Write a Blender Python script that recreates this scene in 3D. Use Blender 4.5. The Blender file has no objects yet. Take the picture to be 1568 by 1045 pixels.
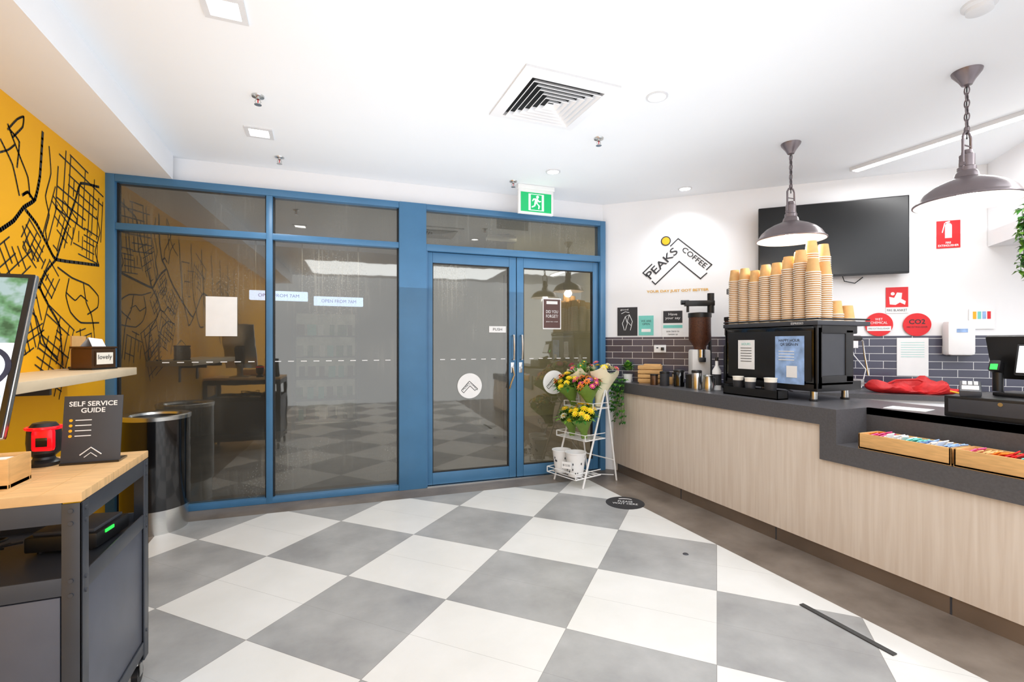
import bpy, bmesh, math, random
from mathutils import Vector, Matrix
random.seed(7)
R = math.radians
scene = bpy.context.scene
scene.view_settings.view_transform = 'Standard'
scene.view_settings.look = 'None'
scene.view_settings.exposure = 0.0

def s(r, g, b):
    def f(c):
        c /= 255.0
        return c/12.92 if c <= 0.04045 else ((c+0.055)/1.055)**2.4
    return (f(r), f(g), f(b))

# ------------------------------------------------------------------ materials
def nodes_of(name):
    m = bpy.data.materials.new(name); m.use_nodes = True
    nt = m.node_tree
    return m, nt, nt.nodes, nt.links, nt.nodes.get('Principled BSDF')

def pm(name, col, rough=0.5, metal=0.0, var=0.06, scale=12.0, bump=0.0, emit=0.0, stretch=(1,1,1), spec=0.5, coat=0.0, dist=0.0):
    m, nt, N, L, b = nodes_of(name)
    tc = N.new('ShaderNodeTexCoord'); mp = N.new('ShaderNodeMapping'); mp.inputs['Scale'].default_value = stretch
    L.new(tc.outputs['Object'], mp.inputs['Vector'])
    nz = N.new('ShaderNodeTexNoise'); nz.inputs['Scale'].default_value = scale; nz.inputs['Detail'].default_value = 5
    nz.inputs['Distortion'].default_value = dist
    L.new(mp.outputs['Vector'], nz.inputs['Vector'])
    cr = N.new('ShaderNodeValToRGB')
    cr.color_ramp.elements[0].position = 0.3; cr.color_ramp.elements[1].position = 0.7
    cr.color_ramp.elements[0].color = tuple(max(0, c*(1-var)) for c in col)+(1,)
    cr.color_ramp.elements[1].color = tuple(min(1, c*(1+var)) for c in col)+(1,)
    L.new(nz.outputs['Fac'], cr.inputs['Fac']); L.new(cr.outputs['Color'], b.inputs['Base Color'])
    b.inputs['Roughness'].default_value = rough; b.inputs['Metallic'].default_value = metal
    b.inputs['Specular IOR Level'].default_value = spec
    b.inputs['Coat Weight'].default_value = coat
    if bump:
        bp = N.new('ShaderNodeBump'); bp.inputs['Strength'].default_value = bump; bp.inputs['Distance'].default_value = 0.01
        L.new(nz.outputs['Fac'], bp.inputs['Height']); L.new(bp.outputs['Normal'], b.inputs['Normal'])
    if emit:
        L.new(cr.outputs['Color'], b.inputs['Emission Color']); b.inputs['Emission Strength'].default_value = emit
    return m

M_white = pm('paint_white', s(242,242,244), 0.75, var=0.01, scale=3)
M_ceil = pm('ceiling_paint', s(243,245,248), 0.9, var=0.008, scale=2)
M_yellow = pm('paint_yellow', s(255,184,2), 0.6, var=0.01, scale=3)
M_blue = pm('frame_blue', s(68,118,158), 0.35, var=0.06, scale=5)
M_black = pm('black_plastic', s(26,26,28), 0.4, var=0.1)
M_map = pm('map_line_paint', s(38,36,32), 0.6, var=0.1)
M_gloss = pm('black_gloss', s(12,12,14), 0.12, var=0.1, coat=0.5)
M_screen = pm('screen_black', s(6,6,7), 0.25, var=0.1)
M_dgrey = pm('dark_grey', s(60,62,68), 0.45, var=0.05)
M_steel = pm('steel', s(205,205,203), 0.25, 1.0, var=0.05, scale=30, stretch=(1,1,12))
M_bronze = pm('bronze_kick', s(146,130,116), 0.3, 0.7, var=0.16, scale=3)
M_pewter = pm('pendant_metal', s(122,112,115), 0.3, 0.5, var=0.08)
M_bench = pm('benchtop_stone', s(84,83,86), 0.38, var=0.12, scale=90)
M_paper = pm('paper_white', s(242,242,242), 0.7, var=0.02)
M_wood = pm('box_wood', s(218,172,112), 0.5, var=0.14, scale=6, stretch=(2,2,14))
M_ledge = pm('ledge_wood', s(228,208,176), 0.5, var=0.07, scale=5, stretch=(14,1,4))
M_carttop = pm('cart_wood', s(222,180,126), 0.45, var=0.15, scale=4, stretch=(2,18,2))
M_cart = pm('cart_metal', s(66,69,76), 0.4, 0.3, var=0.06)
M_cartp = pm('cart_panel', s(88,91,102), 0.42, 0.2, var=0.05)
M_kraft = pm('cup_kraft', s(226,178,116), 0.65, var=0.06, scale=30)
M_kraft2 = pm('cup_kraft_band', s(205,152,92), 0.65, var=0.06, scale=30)
M_cupw = pm('cup_white', s(250,244,232), 0.5, var=0.02)
M_red = pm('sign_red', s(222,20,28), 0.45, var=0.03)
M_redbag = pm('bag_red', s(200,26,30), 0.55, var=0.25, scale=14, bump=0.6)
M_teal = pm('poster_teal', s(120,205,195), 0.6)
M_dark = pm('poster_dark', s(44,44,48), 0.6)
M_bluepaper = pm('poster_blue', s(150,180,225), 0.5, var=0.35, scale=14)
M_brownsign = pm('sign_brown', s(92,62,58), 0.5)
M_yel = pm('accent_yellow', s(236,176,20), 0.5)
M_gold = pm('text_gold', s(222,170,60), 0.6)
M_green = pm('exit_green', s(0,165,95), 0.4, emit=0.55, var=0.02)
M_exitw = pm('exit_white', s(250,255,250), 0.4, emit=0.7, var=0.01)
M_leaf = pm('leaf_green', s(56,118,42), 0.5, var=0.4, scale=25)
M_leaf2 = pm('leaf_light', s(120,172,62), 0.5, var=0.3, scale=25)
M_fyel = pm('petal_yellow', s(252,220,20), 0.5)
M_forg = pm('petal_orange', s(242,130,30), 0.5)
M_fpink = pm('petal_pink', s(228,80,140), 0.5)
M_fpur = pm('petal_purple', s(140,90,180), 0.5)
M_gpaper = pm('wrap_green', s(122,156,66), 0.6, var=0.12)
M_cpaper = pm('wrap_cream', s(244,238,208), 0.6)
M_bean = pm('coffee_beans', s(84,46,26), 0.35, var=0.5, scale=120, bump=0.5)
M_bulb = pm('bulb_glow', (1,0.95,0.88), 0.5, emit=14, var=0.0)
M_led = pm('led_glow', (1,0.99,0.97), 0.5, emit=9, var=0.0)
M_trimg = pm('light_trim', s(220,220,222), 0.5, var=0.02)
M_inner = pm('shade_inner', s(205,200,196), 0.4, 0.4, var=0.03)
M_redglow = pm('scanner_red', s(235,10,25), 0.15, emit=0.8, var=0.4, scale=20)
M_greenglow = pm('led_green', s(40,230,70), 0.3, emit=1.6)
M_ash = pm('wire_black', s(20,20,22), 0.5)
M_bluewire = pm('wire_blue', s(60,130,190), 0.5)
M_holder = pm('dispenser_bronze', s(96,70,50), 0.35, 0.7)
M_strip = pm('floor_strip', s(58,58,58), 0.6)
M_ventshade = pm('vent_recess_shade', s(40,42,44), 0.7)  # flat dark colour painted as the shade inside the air vent

# floor
def floor_mat():
    m, nt, N, L, b = nodes_of('floor_checker')
    def math_(op, a, c=None):
        n = N.new('ShaderNodeMath'); n.operation = op
        for i, v in enumerate((a, c)):
            if v is None: continue
            if isinstance(v, (int, float)): n.inputs[i].default_value = v
            else: L.new(v, n.inputs[i])
        return n.outputs[0]
    g = N.new('ShaderNodeNewGeometry'); sp = N.new('ShaderNodeSeparateXYZ'); L.new(g.outputs['Position'], sp.inputs[0])
    x = math_('SUBTRACT', sp.outputs[0], 0.598); y = math_('SUBTRACT', sp.outputs[1], 2.387)
    U = math_('DIVIDE', math_('ADD', x, y), 0.895); V = math_('DIVIDE', math_('SUBTRACT', x, y), 0.895)
    chk = math_('FLOORED_MODULO', math_('ADD', math_('FLOOR', U), math_('FLOOR', V)), 2.0)
    def line(v, w):
        fr = math_('ABSOLUTE', math_('SUBTRACT', v, math_('ROUND', v)))
        return math_('LESS_THAN', fr, w)
    grout = math_('MAXIMUM', line(U, 0.002), line(V, 0.002))
    grout2 = line(math_('ADD', U, 0.5), 0.0018)
    grt = math_('MAXIMUM', math_('MULTIPLY', grout, 0.7), math_('MULTIPLY', grout2, 0.4))
    bx = math_('GREATER_THAN', sp.outputs[0], 2.388)
    by = math_('GREATER_THAN', math_('ADD', sp.outputs[1], math_('MULTIPLY', sp.outputs[0], 0.0405)), 4.09)
    bl = math_('LESS_THAN', sp.outputs[0], -1.03)
    border = math_('MAXIMUM', math_('MAXIMUM', bx, by), bl)
    n1 = N.new('ShaderNodeTexNoise'); n1.inputs['Scale'].default_value = 2.6; n1.inputs['Detail'].default_value = 9; n1.inputs['Roughness'].default_value = 0.6
    L.new(g.outputs['Position'], n1.inputs['Vector'])
    def ramp(c0, c1, a=0.34, z=0.66):
        r = N.new('ShaderNodeValToRGB'); r.color_ramp.elements[0].position = a; r.color_ramp.elements[1].position = z
        r.color_ramp.elements[0].color = c0+(1,); r.color_ramp.elements[1].color = c1+(1,)
        L.new(n1.outputs['Fac'], r.inputs['Fac']); return r.outputs['Color']
    cw = ramp(s(217,216,212), s(225,224,221)); cg = ramp(s(144,144,144), s(172,172,171)); cb = ramp(s(100,90,82), s(138,127,117))
    def mix(f, a, c):
        n = N.new('ShaderNodeMix'); n.data_type = 'RGBA'
        L.new(f, n.inputs['Factor']); 
        for i, v in ((6, a), (7, c)):
            if isinstance(v, tuple): n.inputs[i].default_value = v+(1,)
            else: L.new(v, n.inputs[i])
        return n.outputs[2]
    c = mix(chk, cg, cw); c = mix(grt, c, s(120,116,110)); c = mix(border, c, cb)
    L.new(c, b.inputs['Base Color'])
    rr = N.new('ShaderNodeMapRange'); rr.inputs['To Min'].default_value = 0.27; rr.inputs['To Max'].default_value = 0.42
    L.new(n1.outputs['Fac'], rr.inputs['Value']); L.new(rr.outputs[0], b.inputs['Roughness'])
    b.inputs['Specular IOR Level'].default_value = 0.45
    return m
M_floor = floor_mat()

def tile_mat():
    m, nt, N, L, b = nodes_of('splashback_tiles')
    tc = N.new('ShaderNodeTexCoord'); sp = N.new('ShaderNodeSeparateXYZ'); cb = N.new('ShaderNodeCombineXYZ')
    L.new(tc.outputs['Object'], sp.inputs[0]); L.new(sp.outputs[0], cb.inputs[0]); L.new(sp.outputs[2], cb.inputs[1])
    br = N.new('ShaderNodeTexBrick'); L.new(cb.outputs[0], br.inputs['Vector'])
    br.inputs['Scale'].default_value = 1.0; br.inputs['Brick Width'].default_value = 0.2; br.inputs['Row Height'].default_value = 0.064
    br.inputs['Mortar Size'].default_value = 0.0022; br.inputs['Mortar Smooth'].default_value = 0.0
    br.inputs['Color1'].default_value = s(66,66,82)+(1,); br.inputs['Color2'].default_value = s(84,84,100)+(1,); br.inputs['Mortar'].default_value = s(214,214,214)+(1,)
    L.new(br.outputs['Color'], b.inputs['Base Color']); b.inputs['Roughness'].default_value = 0.2
    return m
M_tile = tile_mat()

def panel_mat():
    m, nt, N, L, b = nodes_of('counter_laminate')
    tc = N.new('ShaderNodeTexCoord'); mp = N.new('ShaderNodeMapping'); mp.inputs['Scale'].default_value = (10, 26, 1.1)
    L.new(tc.outputs['Object'], mp.inputs['Vector'])
    nz = N.new('ShaderNodeTexNoise'); nz.inputs['Scale'].default_value = 1.6; nz.inputs['Detail'].default_value = 8; nz.inputs['Distortion'].default_value = 0.6
    L.new(mp.outputs[0], nz.inputs['Vector'])
    cr = N.new('ShaderNodeValToRGB'); cr.color_ramp.elements[0].position = 0.32; cr.color_ramp.elements[1].position = 0.68
    cr.color_ramp.elements[0].color = s(210,195,180)+(1,); cr.color_ramp.elements[1].color = s(222,210,197)+(1,)
    L.new(nz.outputs['Fac'], cr.inputs['Fac']); L.new(cr.outputs[0], b.inputs['Base Color']); b.inputs['Roughness'].default_value = 0.5
    return m
M_panel = panel_mat()

def glass_mat():
    m, nt, N, L, b = nodes_of('tinted_wet_glass')
    N.remove(b); out = N.get('Material Output')
    tr = N.new('ShaderNodeBsdfTransparent'); tr.inputs[0].default_value = (0.36, 0.345, 0.285, 1)
    gl = N.new('ShaderNodeBsdfGlossy'); gl.inputs['Roughness'].default_value = 0.025; gl.inputs[0].default_value = (0.9, 0.88, 0.82, 1)
    df = N.new('ShaderNodeBsdfDiffuse'); df.inputs[0].default_value = (0.55, 0.54, 0.48, 1)
    fr = N.new('ShaderNodeFresnel'); fr.inputs['IOR'].default_value = 1.6
    ad = N.new('ShaderNodeMath'); ad.operation = 'ADD'; ad.inputs[1].default_value = 0.11; L.new(fr.outputs[0], ad.inputs[0])
    tc = N.new('ShaderNodeTexCoord')
    rp = N.new('ShaderNodeTexNoise'); rp.inputs['Scale'].default_value = 5; rp.inputs['Detail'].default_value = 2; L.new(tc.outputs['Object'], rp.inputs['Vector'])
    bp = N.new('ShaderNodeBump'); bp.inputs['Strength'].default_value = 0.035; bp.inputs['Distance'].default_value = 0.01; L.new(rp.outputs[0], bp.inputs['Height']); L.new(bp.outputs[0], gl.inputs['Normal'])
    mx = N.new('ShaderNodeMixShader'); L.new(ad.outputs[0], mx.inputs[0]); L.new(tr.outputs[0], mx.inputs[1]); L.new(gl.outputs[0], mx.inputs[2])
    mp = N.new('ShaderNodeMapping'); mp.inputs['Scale'].default_value = (44, 1, 1.5); L.new(tc.outputs['Object'], mp.inputs['Vector'])
    st = N.new('ShaderNodeTexNoise'); st.inputs['Scale'].default_value = 1.0; st.inputs['Detail'].default_value = 4; st.inputs['Distortion'].default_value = 0.5; L.new(mp.outputs[0], st.inputs['Vector'])
    big = N.new('ShaderNodeTexNoise'); big.inputs['Scale'].default_value = 1.5; L.new(tc.outputs['Object'], big.inputs['Vector'])
    dr = N.new('ShaderNodeTexNoise'); dr.inputs['Scale'].default_value = 90; L.new(tc.outputs['Object'], dr.inputs['Vector'])
    def mr(src, a, z, lo=0.0, hi=1.0):
        r = N.new('ShaderNodeMapRange'); r.inputs['From Min'].default_value = a; r.inputs['From Max'].default_value = z
        r.inputs['To Min'].default_value = lo; r.inputs['To Max'].default_value = hi; L.new(src, r.inputs['Value']); return r.outputs[0]
    def mt(op, a, c):
        n = N.new('ShaderNodeMath'); n.operation = op
        for i, v in enumerate((a, c)):
            if isinstance(v, (int, float)): n.inputs[i].default_value = v
            else: L.new(v, n.inputs[i])
        return n.outputs[0]
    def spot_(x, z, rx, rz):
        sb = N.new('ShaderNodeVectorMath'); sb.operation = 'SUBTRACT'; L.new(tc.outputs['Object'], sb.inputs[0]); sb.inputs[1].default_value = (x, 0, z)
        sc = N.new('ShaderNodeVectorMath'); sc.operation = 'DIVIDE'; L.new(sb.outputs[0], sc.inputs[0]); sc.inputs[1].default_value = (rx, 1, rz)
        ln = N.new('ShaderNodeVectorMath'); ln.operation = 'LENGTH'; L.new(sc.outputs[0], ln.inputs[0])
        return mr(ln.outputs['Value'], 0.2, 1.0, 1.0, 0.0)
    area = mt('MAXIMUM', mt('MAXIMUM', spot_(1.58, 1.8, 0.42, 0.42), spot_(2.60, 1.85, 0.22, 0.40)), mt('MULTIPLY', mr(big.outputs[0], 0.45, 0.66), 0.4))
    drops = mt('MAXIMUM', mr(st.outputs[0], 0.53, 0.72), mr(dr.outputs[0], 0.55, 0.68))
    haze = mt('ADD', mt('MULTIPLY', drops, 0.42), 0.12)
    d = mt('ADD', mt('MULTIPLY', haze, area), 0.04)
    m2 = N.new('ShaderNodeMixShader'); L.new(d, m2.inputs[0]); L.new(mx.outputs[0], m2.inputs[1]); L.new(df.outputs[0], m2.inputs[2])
    L.new(m2.outputs[0], out.inputs[0])
    return m
M_glass = glass_mat()

def kiosk_mat():
    m, nt, N, L, b = nodes_of('kiosk_display')
    tc = N.new('ShaderNodeTexCoord'); nz = N.new('ShaderNodeTexNoise'); nz.inputs['Scale'].default_value = 16; nz.inputs['Detail'].default_value = 3
    L.new(tc.outputs['Object'], nz.inputs['Vector'])
    cr = N.new('ShaderNodeValToRGB'); e = cr.color_ramp.elements
    e[0].position = 0.35; e[0].color = s(60,110,75)+(1,); e[1].position = 0.6; e[1].color = s(200,228,228)+(1,)
    k = e.new(0.46); k.color = s(120,180,130)+(1,)
    L.new(nz.outputs[0], cr.inputs[0]); L.new(cr.outputs[0], b.inputs['Emission Color']); b.inputs['Emission Strength'].default_value = 0.8
    b.inputs['Base Color'].default_value = (0.02,0.02,0.02,1); b.inputs['Roughness'].default_value = 0.15
    return m
M_kiosk = kiosk_mat()
M_kw = pm('display_white', s(236,240,243), 0.3, emit=0.6, var=0.02)
M_kb = pm('display_blue', s(120,190,230), 0.3, emit=0.5, var=0.1)
M_kd = pm('display_dark', s(40,48,70), 0.3, emit=0.5, var=0.3, scale=30)
M_kr = pm('display_red', s(200,60,60), 0.3, emit=0.5)

# ------------------------------------------------------------------ mesh builder
class B:
    def __init__(self, name, loc=(0,0,0), rz=0.0, parent=None):
        self.name, self.loc, self.rz, self.parent = name, loc, rz, parent
        self.bm = bmesh.new(); self.mats = []
    def mi(self, m):
        if m not in self.mats: self.mats.append(m)
        return self.mats.index(m)
    def app(self, tb, mat, M=None):
        i = self.mi(mat)
        for f in tb.faces: f.material_index = i; f.smooth = True
        if M is not None: tb.transform(M)
        me = bpy.data.meshes.new('t'); tb.to_mesh(me); tb.free()
        self.bm.from_mesh(me); bpy.data.meshes.remove(me)
    def box(self, c, sz, mat, bev=0.0, rot=None, M=None):
        tb = bmesh.new(); bmesh.ops.create_cube(tb, size=1)
        tb.transform(Matrix.Diagonal((sz[0], sz[1], sz[2], 1)))
        if bev: bmesh.ops.bevel(tb, geom=list(tb.edges), offset=bev, segments=2, affect='EDGES', profile=0.6)
        X = Matrix.Translation(c)
        if rot: X = X @ Matrix.Rotation(R(rot[2]),4,'Z') @ Matrix.Rotation(R(rot[1]),4,'Y') @ Matrix.Rotation(R(rot[0]),4,'X')
        if M is not None: X = M @ X
        self.app(tb, mat, X); return self
    def bx(self, x0, x1, y0, y1, z0, z1, mat, bev=0.0, M=None):
        return self.box(((x0+x1)/2, (y0+y1)/2, (z0+z1)/2), (x1-x0, y1-y0, z1-z0), mat, bev, None, M)
    def cyl(self, p0, p1, r0, mat, r1=None, seg=24, M=None):
        p0, p1 = Vector(p0), Vector(p1); d = p1-p0
        tb = bmesh.new(); bmesh.ops.create_cone(tb, cap_ends=True, segments=seg, radius1=r0, radius2=r0 if r1 is None else r1, depth=d.length)
        X = Matrix.Translation((p0+p1)/2) @ d.to_track_quat('Z','Y').to_matrix().to_4x4()
        if M is not None: X = M @ X
        self.app(tb, mat, X); return self
    def sph(self, c, r, mat, sc=(1,1,1), seg=16, M=None):
        tb = bmesh.new(); bmesh.ops.create_uvsphere(tb, u_segments=seg, v_segments=seg//2+2, radius=r)
        X = Matrix.Translation(c) @ Matrix.Diagonal((sc[0],sc[1],sc[2],1))
        if M is not None: X = M @ X
        self.app(tb, mat, X); return self
    def lathe(self, prof, mat, c=(0,0,0), seg=32, M=None):
        tb = bmesh.new(); rings = []
        for r, z in prof:
            if r < 1e-6: rings.append([tb.verts.new((0,0,z))])
            else: rings.append([tb.verts.new((r*math.cos(2*math.pi*i/seg), r*math.sin(2*math.pi*i/seg), z)) for i in range(seg)])
        for a, b in zip(rings, rings[1:]):
            for i in range(seg):
                j = (i+1) % seg
                q = [a[i % len(a)], a[j % len(a)], b[j % len(b)], b[i % len(b)]]
                u = []
                for v in q:
                    if v not in u: u.append(v)
                if len(u) > 2:
                    try: tb.faces.new(u)
                    except ValueError: pass
        X = Matrix.Translation(c)
        if M is not None: X = M @ X
        self.app(tb, mat, X); return self
    def tube(self, pts, r, mat, seg=8, closed=False, M=None):
        pts = [Vector(p) for p in pts]; n = len(pts); tb = bmesh.new(); rings = []
        up = Vector((0,0,1)); prev = None
        for i, p in enumerate(pts):
            if closed: t = pts[(i+1)%n]-pts[i-1]
            else: t = pts[min(i+1,n-1)]-pts[max(i-1,0)]
            t.normalize()
            if prev is None:
                a = t.cross(up)
                if a.length < 1e-3: a = t.cross(Vector((1,0,0)))
            else: a = prev - t*prev.dot(t)
            a.normalize(); prev = a; b = t.cross(a)
            rings.append([tb.verts.new(p+a*r*math.cos(2*math.pi*k/seg)+b*r*math.sin(2*math.pi*k/seg)) for k in range(seg)])
        m = n if closed else n-1
        for i in range(m):
            A, C = rings[i], rings[(i+1)%n]
            for k in range(seg): tb.faces.new((A[k], A[(k+1)%seg], C[(k+1)%seg], C[k]))
        if not closed:
            tb.faces.new(rings[0][::-1]); tb.faces.new(rings[-1])
        self.app(tb, mat, M); return self
    def prism(self, poly, z0, z1, mat, M=None):
        tb = bmesh.new()
        a = [tb.verts.new((p[0],p[1],z0)) for p in poly]; b = [tb.verts.new((p[0],p[1],z1)) for p in poly]
        tb.faces.new(a[::-1]); tb.faces.new(b); n = len(poly)
        for i in range(n): tb.faces.new((a[i], a[(i+1)%n], b[(i+1)%n], b[i]))
        bmesh.ops.recalc_face_normals(tb, faces=list(tb.faces))
        self.app(tb, mat, M); return self
    def vprism(self, poly, y0, y1, mat, M=None):
        X = Matrix(((1,0,0,0),(0,0,1,0),(0,1,0,0),(0,0,0,1)))
        if M is not None: X = M @ X
        return self.prism(poly, y0, y1, mat, X)
    def mesh(self, vs, fs, mat, M=None):
        tb = bmesh.new(); v = [tb.verts.new(p) for p in vs]
        for f in fs: tb.faces.new([v[i] for i in f])
        self.app(tb, mat, M); return self
    def text(self, txt, w, h, c, mat, rot=0.0, M=None, depth=0.001, bold=0.0):
        cu = bpy.data.curves.new('t','FONT'); cu.body = txt; cu.align_x = 'CENTER'; cu.resolution_u = 3; cu.offset = bold
        ob = bpy.data.objects.new('t', cu); scene.collection.objects.link(ob)
        bpy.context.view_layer.update()
        me = bpy.data.meshes.new_from_object(ob.evaluated_get(bpy.context.evaluated_depsgraph_get()))
        bpy.data.objects.remove(ob); bpy.data.curves.remove(cu)
        tb = bmesh.new(); tb.from_mesh(me); bpy.data.meshes.remove(me)
        xs = [v.co.x for v in tb.verts]; ys = [v.co.y for v in tb.verts]
        if not xs: return self
        cx, cy = (max(xs)+min(xs))/2, (max(ys)+min(ys))/2
        sx, sy = w/(max(xs)-min(xs)), h/(max(ys)-min(ys))
        for v in tb.verts: v.co = Vector(((v.co.x-cx)*sx, (v.co.y-cy)*sy, 0))
        X = Matrix.Translation(c) @ Matrix.Rotation(R(-rot),4,'Y') @ Matrix.Rotation(R(90),4,'X')
        if M is not None: X = M @ X
        self.app(tb, mat, X); return self
    def done(self, sharp=35):
        me = bpy.data.meshes.new(self.name); self.bm.to_mesh(me); self.bm.free()
        for m in self.mats: me.materials.append(m)
        me.set_sharp_from_angle(angle=R(sharp))
        ob = bpy.data.objects.new(self.name, me); scene.collection.objects.link(ob)
        ob.location = self.loc; ob.rotation_euler = (0,0,R(self.rz))
        if self.parent: ob.parent = self.parent
        return ob

CH = 2.745
GA = -2.32; G0 = (-1.46, 4.45); GL = 4.203
LA = -43.5; L0 = (2.74, 4.28)
def gw(u, off=0, z=0):
    c, q = math.cos(R(GA)), math.sin(R(GA)); return (G0[0]+u*c-off*q, G0[1]+u*q+off*c, z)
def lw(u, off=0, z=0):
    c, q = math.cos(R(LA)), math.sin(R(LA)); return (L0[0]+u*c-off*q, L0[1]+u*q+off*c, z)

# ------------------------------------------------------------------ room shell
B('floor').bx(-5, 6.2, -2.2, 8.2, -0.1, 0, M_floor).done()
B('ceiling').bx(-5, 6.2, -2.2, 8.2, CH, CH+0.08, M_ceil).done()
B('wall_left').bx(-1.58, -1.46, -2.2, 4.5, 0, CH, M_yellow).done()
B('ceiling_bulkhead').bx(-1.46, -1.04, -2.2, 4.39, 2.56, CH, M_white).done()
B('wall_back', gw(0), GA).bx(0, GL, 0, 0.12, 2.56, CH, M_white).done()
B('wall_right', lw(0), LA).bx(0, 3.9, 0, 0.12, 0, CH, M_white).done()
e = lw(3.9)
B('wall_far_right').bx(e[0], e[0]+0.12, -2.2, e[1], 0, CH, M_white).done()
B('trim_splashback_tiles', lw(0,-0.006,0), LA).bx(0.01, 3.9, 0, 0.006, 0.917, 1.367, M_tile).done()
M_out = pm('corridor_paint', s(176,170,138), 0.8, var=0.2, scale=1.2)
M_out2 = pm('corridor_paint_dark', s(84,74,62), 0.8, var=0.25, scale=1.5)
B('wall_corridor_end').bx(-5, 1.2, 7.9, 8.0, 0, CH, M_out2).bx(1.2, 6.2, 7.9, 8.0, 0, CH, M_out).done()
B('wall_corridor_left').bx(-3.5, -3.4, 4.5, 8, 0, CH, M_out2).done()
B('wall_corridor_right').bx(4.2, 4.3, 4.2, 8, 0, CH, M_out).done()
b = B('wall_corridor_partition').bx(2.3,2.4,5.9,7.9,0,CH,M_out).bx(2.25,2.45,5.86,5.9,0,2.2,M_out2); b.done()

B('trim_duct_box', lw(3.09,-0.8,0), LA).bx(0, 0.8, 0, 0.795, 2.08, CH, M_white).done()

# mural
mu = B('wall_mural', (-1.458, 0, 0), 90)
def ribbon(pts, w):
    for (a, b), (c, d) in zip(pts, pts[1:]):
        dx, dz = c-a, d-b; l = math.hypot(dx, dz)
        if l < 1e-5: continue
        ux, uz = dx/l, dz/l; e = w*0.3; nx, nz = -uz*w/2, ux*w/2
        a2, b2, c2, d2 = a-ux*e, b-uz*e, c+ux*e, d+uz*e
        mu.mesh([(a2+nx,0,b2+nz),(a2-nx,0,b2-nz),(c2-nx,0,d2-nz),(c2+nx,0,d2+nz)], [(0,1,2,3)], M_map)
def smooth(pts, w, n=6):
    P = [pts[0]]+list(pts)+[pts[-1]]; out = []
    for i in range(1, len(P)-2):
        p0,p1,p2,p3 = P[i-1],P[i],P[i+1],P[i+2]
        for k in range(n):
            t = k/n
            c = tuple(0.5*((2*p1[j])+(-p0[j]+p2[j])*t+(2*p0[j]-5*p1[j]+4*p2[j]-p3[j])*t*t+(-p0[j]+3*p1[j]-3*p2[j]+p3[j])*t**3) for j in (0,1))
            l = (p1[0]+(p2[0]-p1[0])*t, p1[1]+(p2[1]-p1[1])*t)
            out.append((0.45*c[0]+0.55*l[0], 0.45*c[1]+0.55*l[1]))
    out.append(pts[-1]); ribbon(out, w)
def clipseg(p, q, w=0.0085):
    N_ = 20; out = []
    for i in range(N_+1):
        t = i/N_; x = p[0]+(q[0]-p[0])*t; z = p[1]+(q[1]-p[1])*t
        if 0.4 < x < 4.38 and 0.9 < z < 2.54: out.append((x, z))
    if len(out) > 1: ribbon([out[0], out[-1]], w)
def grid(cy, cz, w, h, ang, nx, nz, drop=0.15, lw_=0.0085):
    ca, sa = math.cos(R(ang)), math.sin(R(ang))
    T = lambda x, z: (cy+x*ca-z*sa, cz+x*sa+z*ca)
    for i in range(nx+1):
        x = -w/2+w*i/nx+random.uniform(-0.2,0.2)*w/nx
        z0, z1 = -h/2+random.choice((0,0,h*0.2,h*0.4)), h/2-random.choice((0,0,h*0.25,h*0.35))
        clipseg(T(x,z0), T(x,z1), lw_)
    for i in range(nz+1):
        z = -h/2+h*i/nz+random.uniform(-0.2,0.2)*h/nz
        if random.random() < drop: continue
        x0, x1 = -w/2+random.choice((0,0,w*0.2,w*0.4)), w/2-random.choice((0,w*0.15,w*0.4))
        clipseg(T(x0,z), T(x1,z), lw_)
smooth([(3.0,1.78),(3.14,1.863),(3.25,1.935),(3.34,2.026),(3.45,2.10),(3.5,2.243),(3.53,2.503)], 0.022)
smooth([(3.36,2.018),(3.47,1.965),(3.59,1.865),(3.68,1.805),(4.02,1.835),(4.28,1.86)], 0.020)
smooth([(3.68,1.805),(3.57,1.72),(3.5,1.62),(3.6,1.517),(3.72,1.41),(3.76,1.17)], 0.016)
smooth([(3.68,1.805),(3.8,2.017),(3.92,2.22),(4.0,2.36),(4.28,2.42)], 0.018)
smooth([(3.7,1.76),(3.88,1.72),(4.12,1.70),(4.27,1.64),(4.26,1.56),(4.10,1.50)], 0.011)
smooth([(4.04,1.70),(4.08,1.58),(4.16,1.5),(4.2,1.40)], 0.011)
smooth([(3.84,1.71),(3.80,1.60),(3.86,1.50),(4.0,1.44),(4.28,1.45)], 0.011)
smooth([(3.8,1.62),(3.92,1.58),(4.0,1.62),(4.1,1.59)], 0.009)
smooth([(3.2,2.385),(3.28,2.47),(3.34,2.51),(3.33,2.45),(3.24,2.36)], 0.011)
smooth([(3.20,2.41),(3.24,2.36),(3.31,2.28),(3.38,2.2),(3.40,2.1)], 0.011)
smooth([(3.14,2.31),(3.24,2.22),(3.3,2.08)], 0.011)
smooth([(3.22,2.39),(3.30,2.36),(3.28,2.22)], 0.011)
smooth([(3.05,2.2),(3.2,2.28),(3.26,2.33)], 0.010)
smooth([(3.59,1.865),(3.56,1.95),(3.6,2.05),(3.56,2.15),(3.62,2.3),(3.6,2.45)], 0.010)
smooth([(3.44,2.09),(3.38,2.12),(3.33,2.09)], 0.016)
smooth([(3.5,1.62),(3.4,1.6),(3.3,1.66),(3.14,1.6)], 0.013)
smooth([(4.28,1.86),(4.22,1.95),(4.3,2.1),(4.24,2.2)], 0.011)
smooth([(3.14,1.50),(3.3,1.52),(3.46,1.45),(3.55,1.3),(3.7,1.2)], 0.012)
grid(4.02, 2.27, 0.64, 0.40, -7, 9, 6, 0.05, 0.0105)
grid(3.74, 2.02, 0.30, 0.34, -24, 5, 6, 0.1)
grid(4.08, 1.98, 0.36, 0.2, -4, 6, 4, 0.05)
grid(3.24, 1.74, 0.36, 0.2, 35, 7, 4, 0.05)
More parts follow.
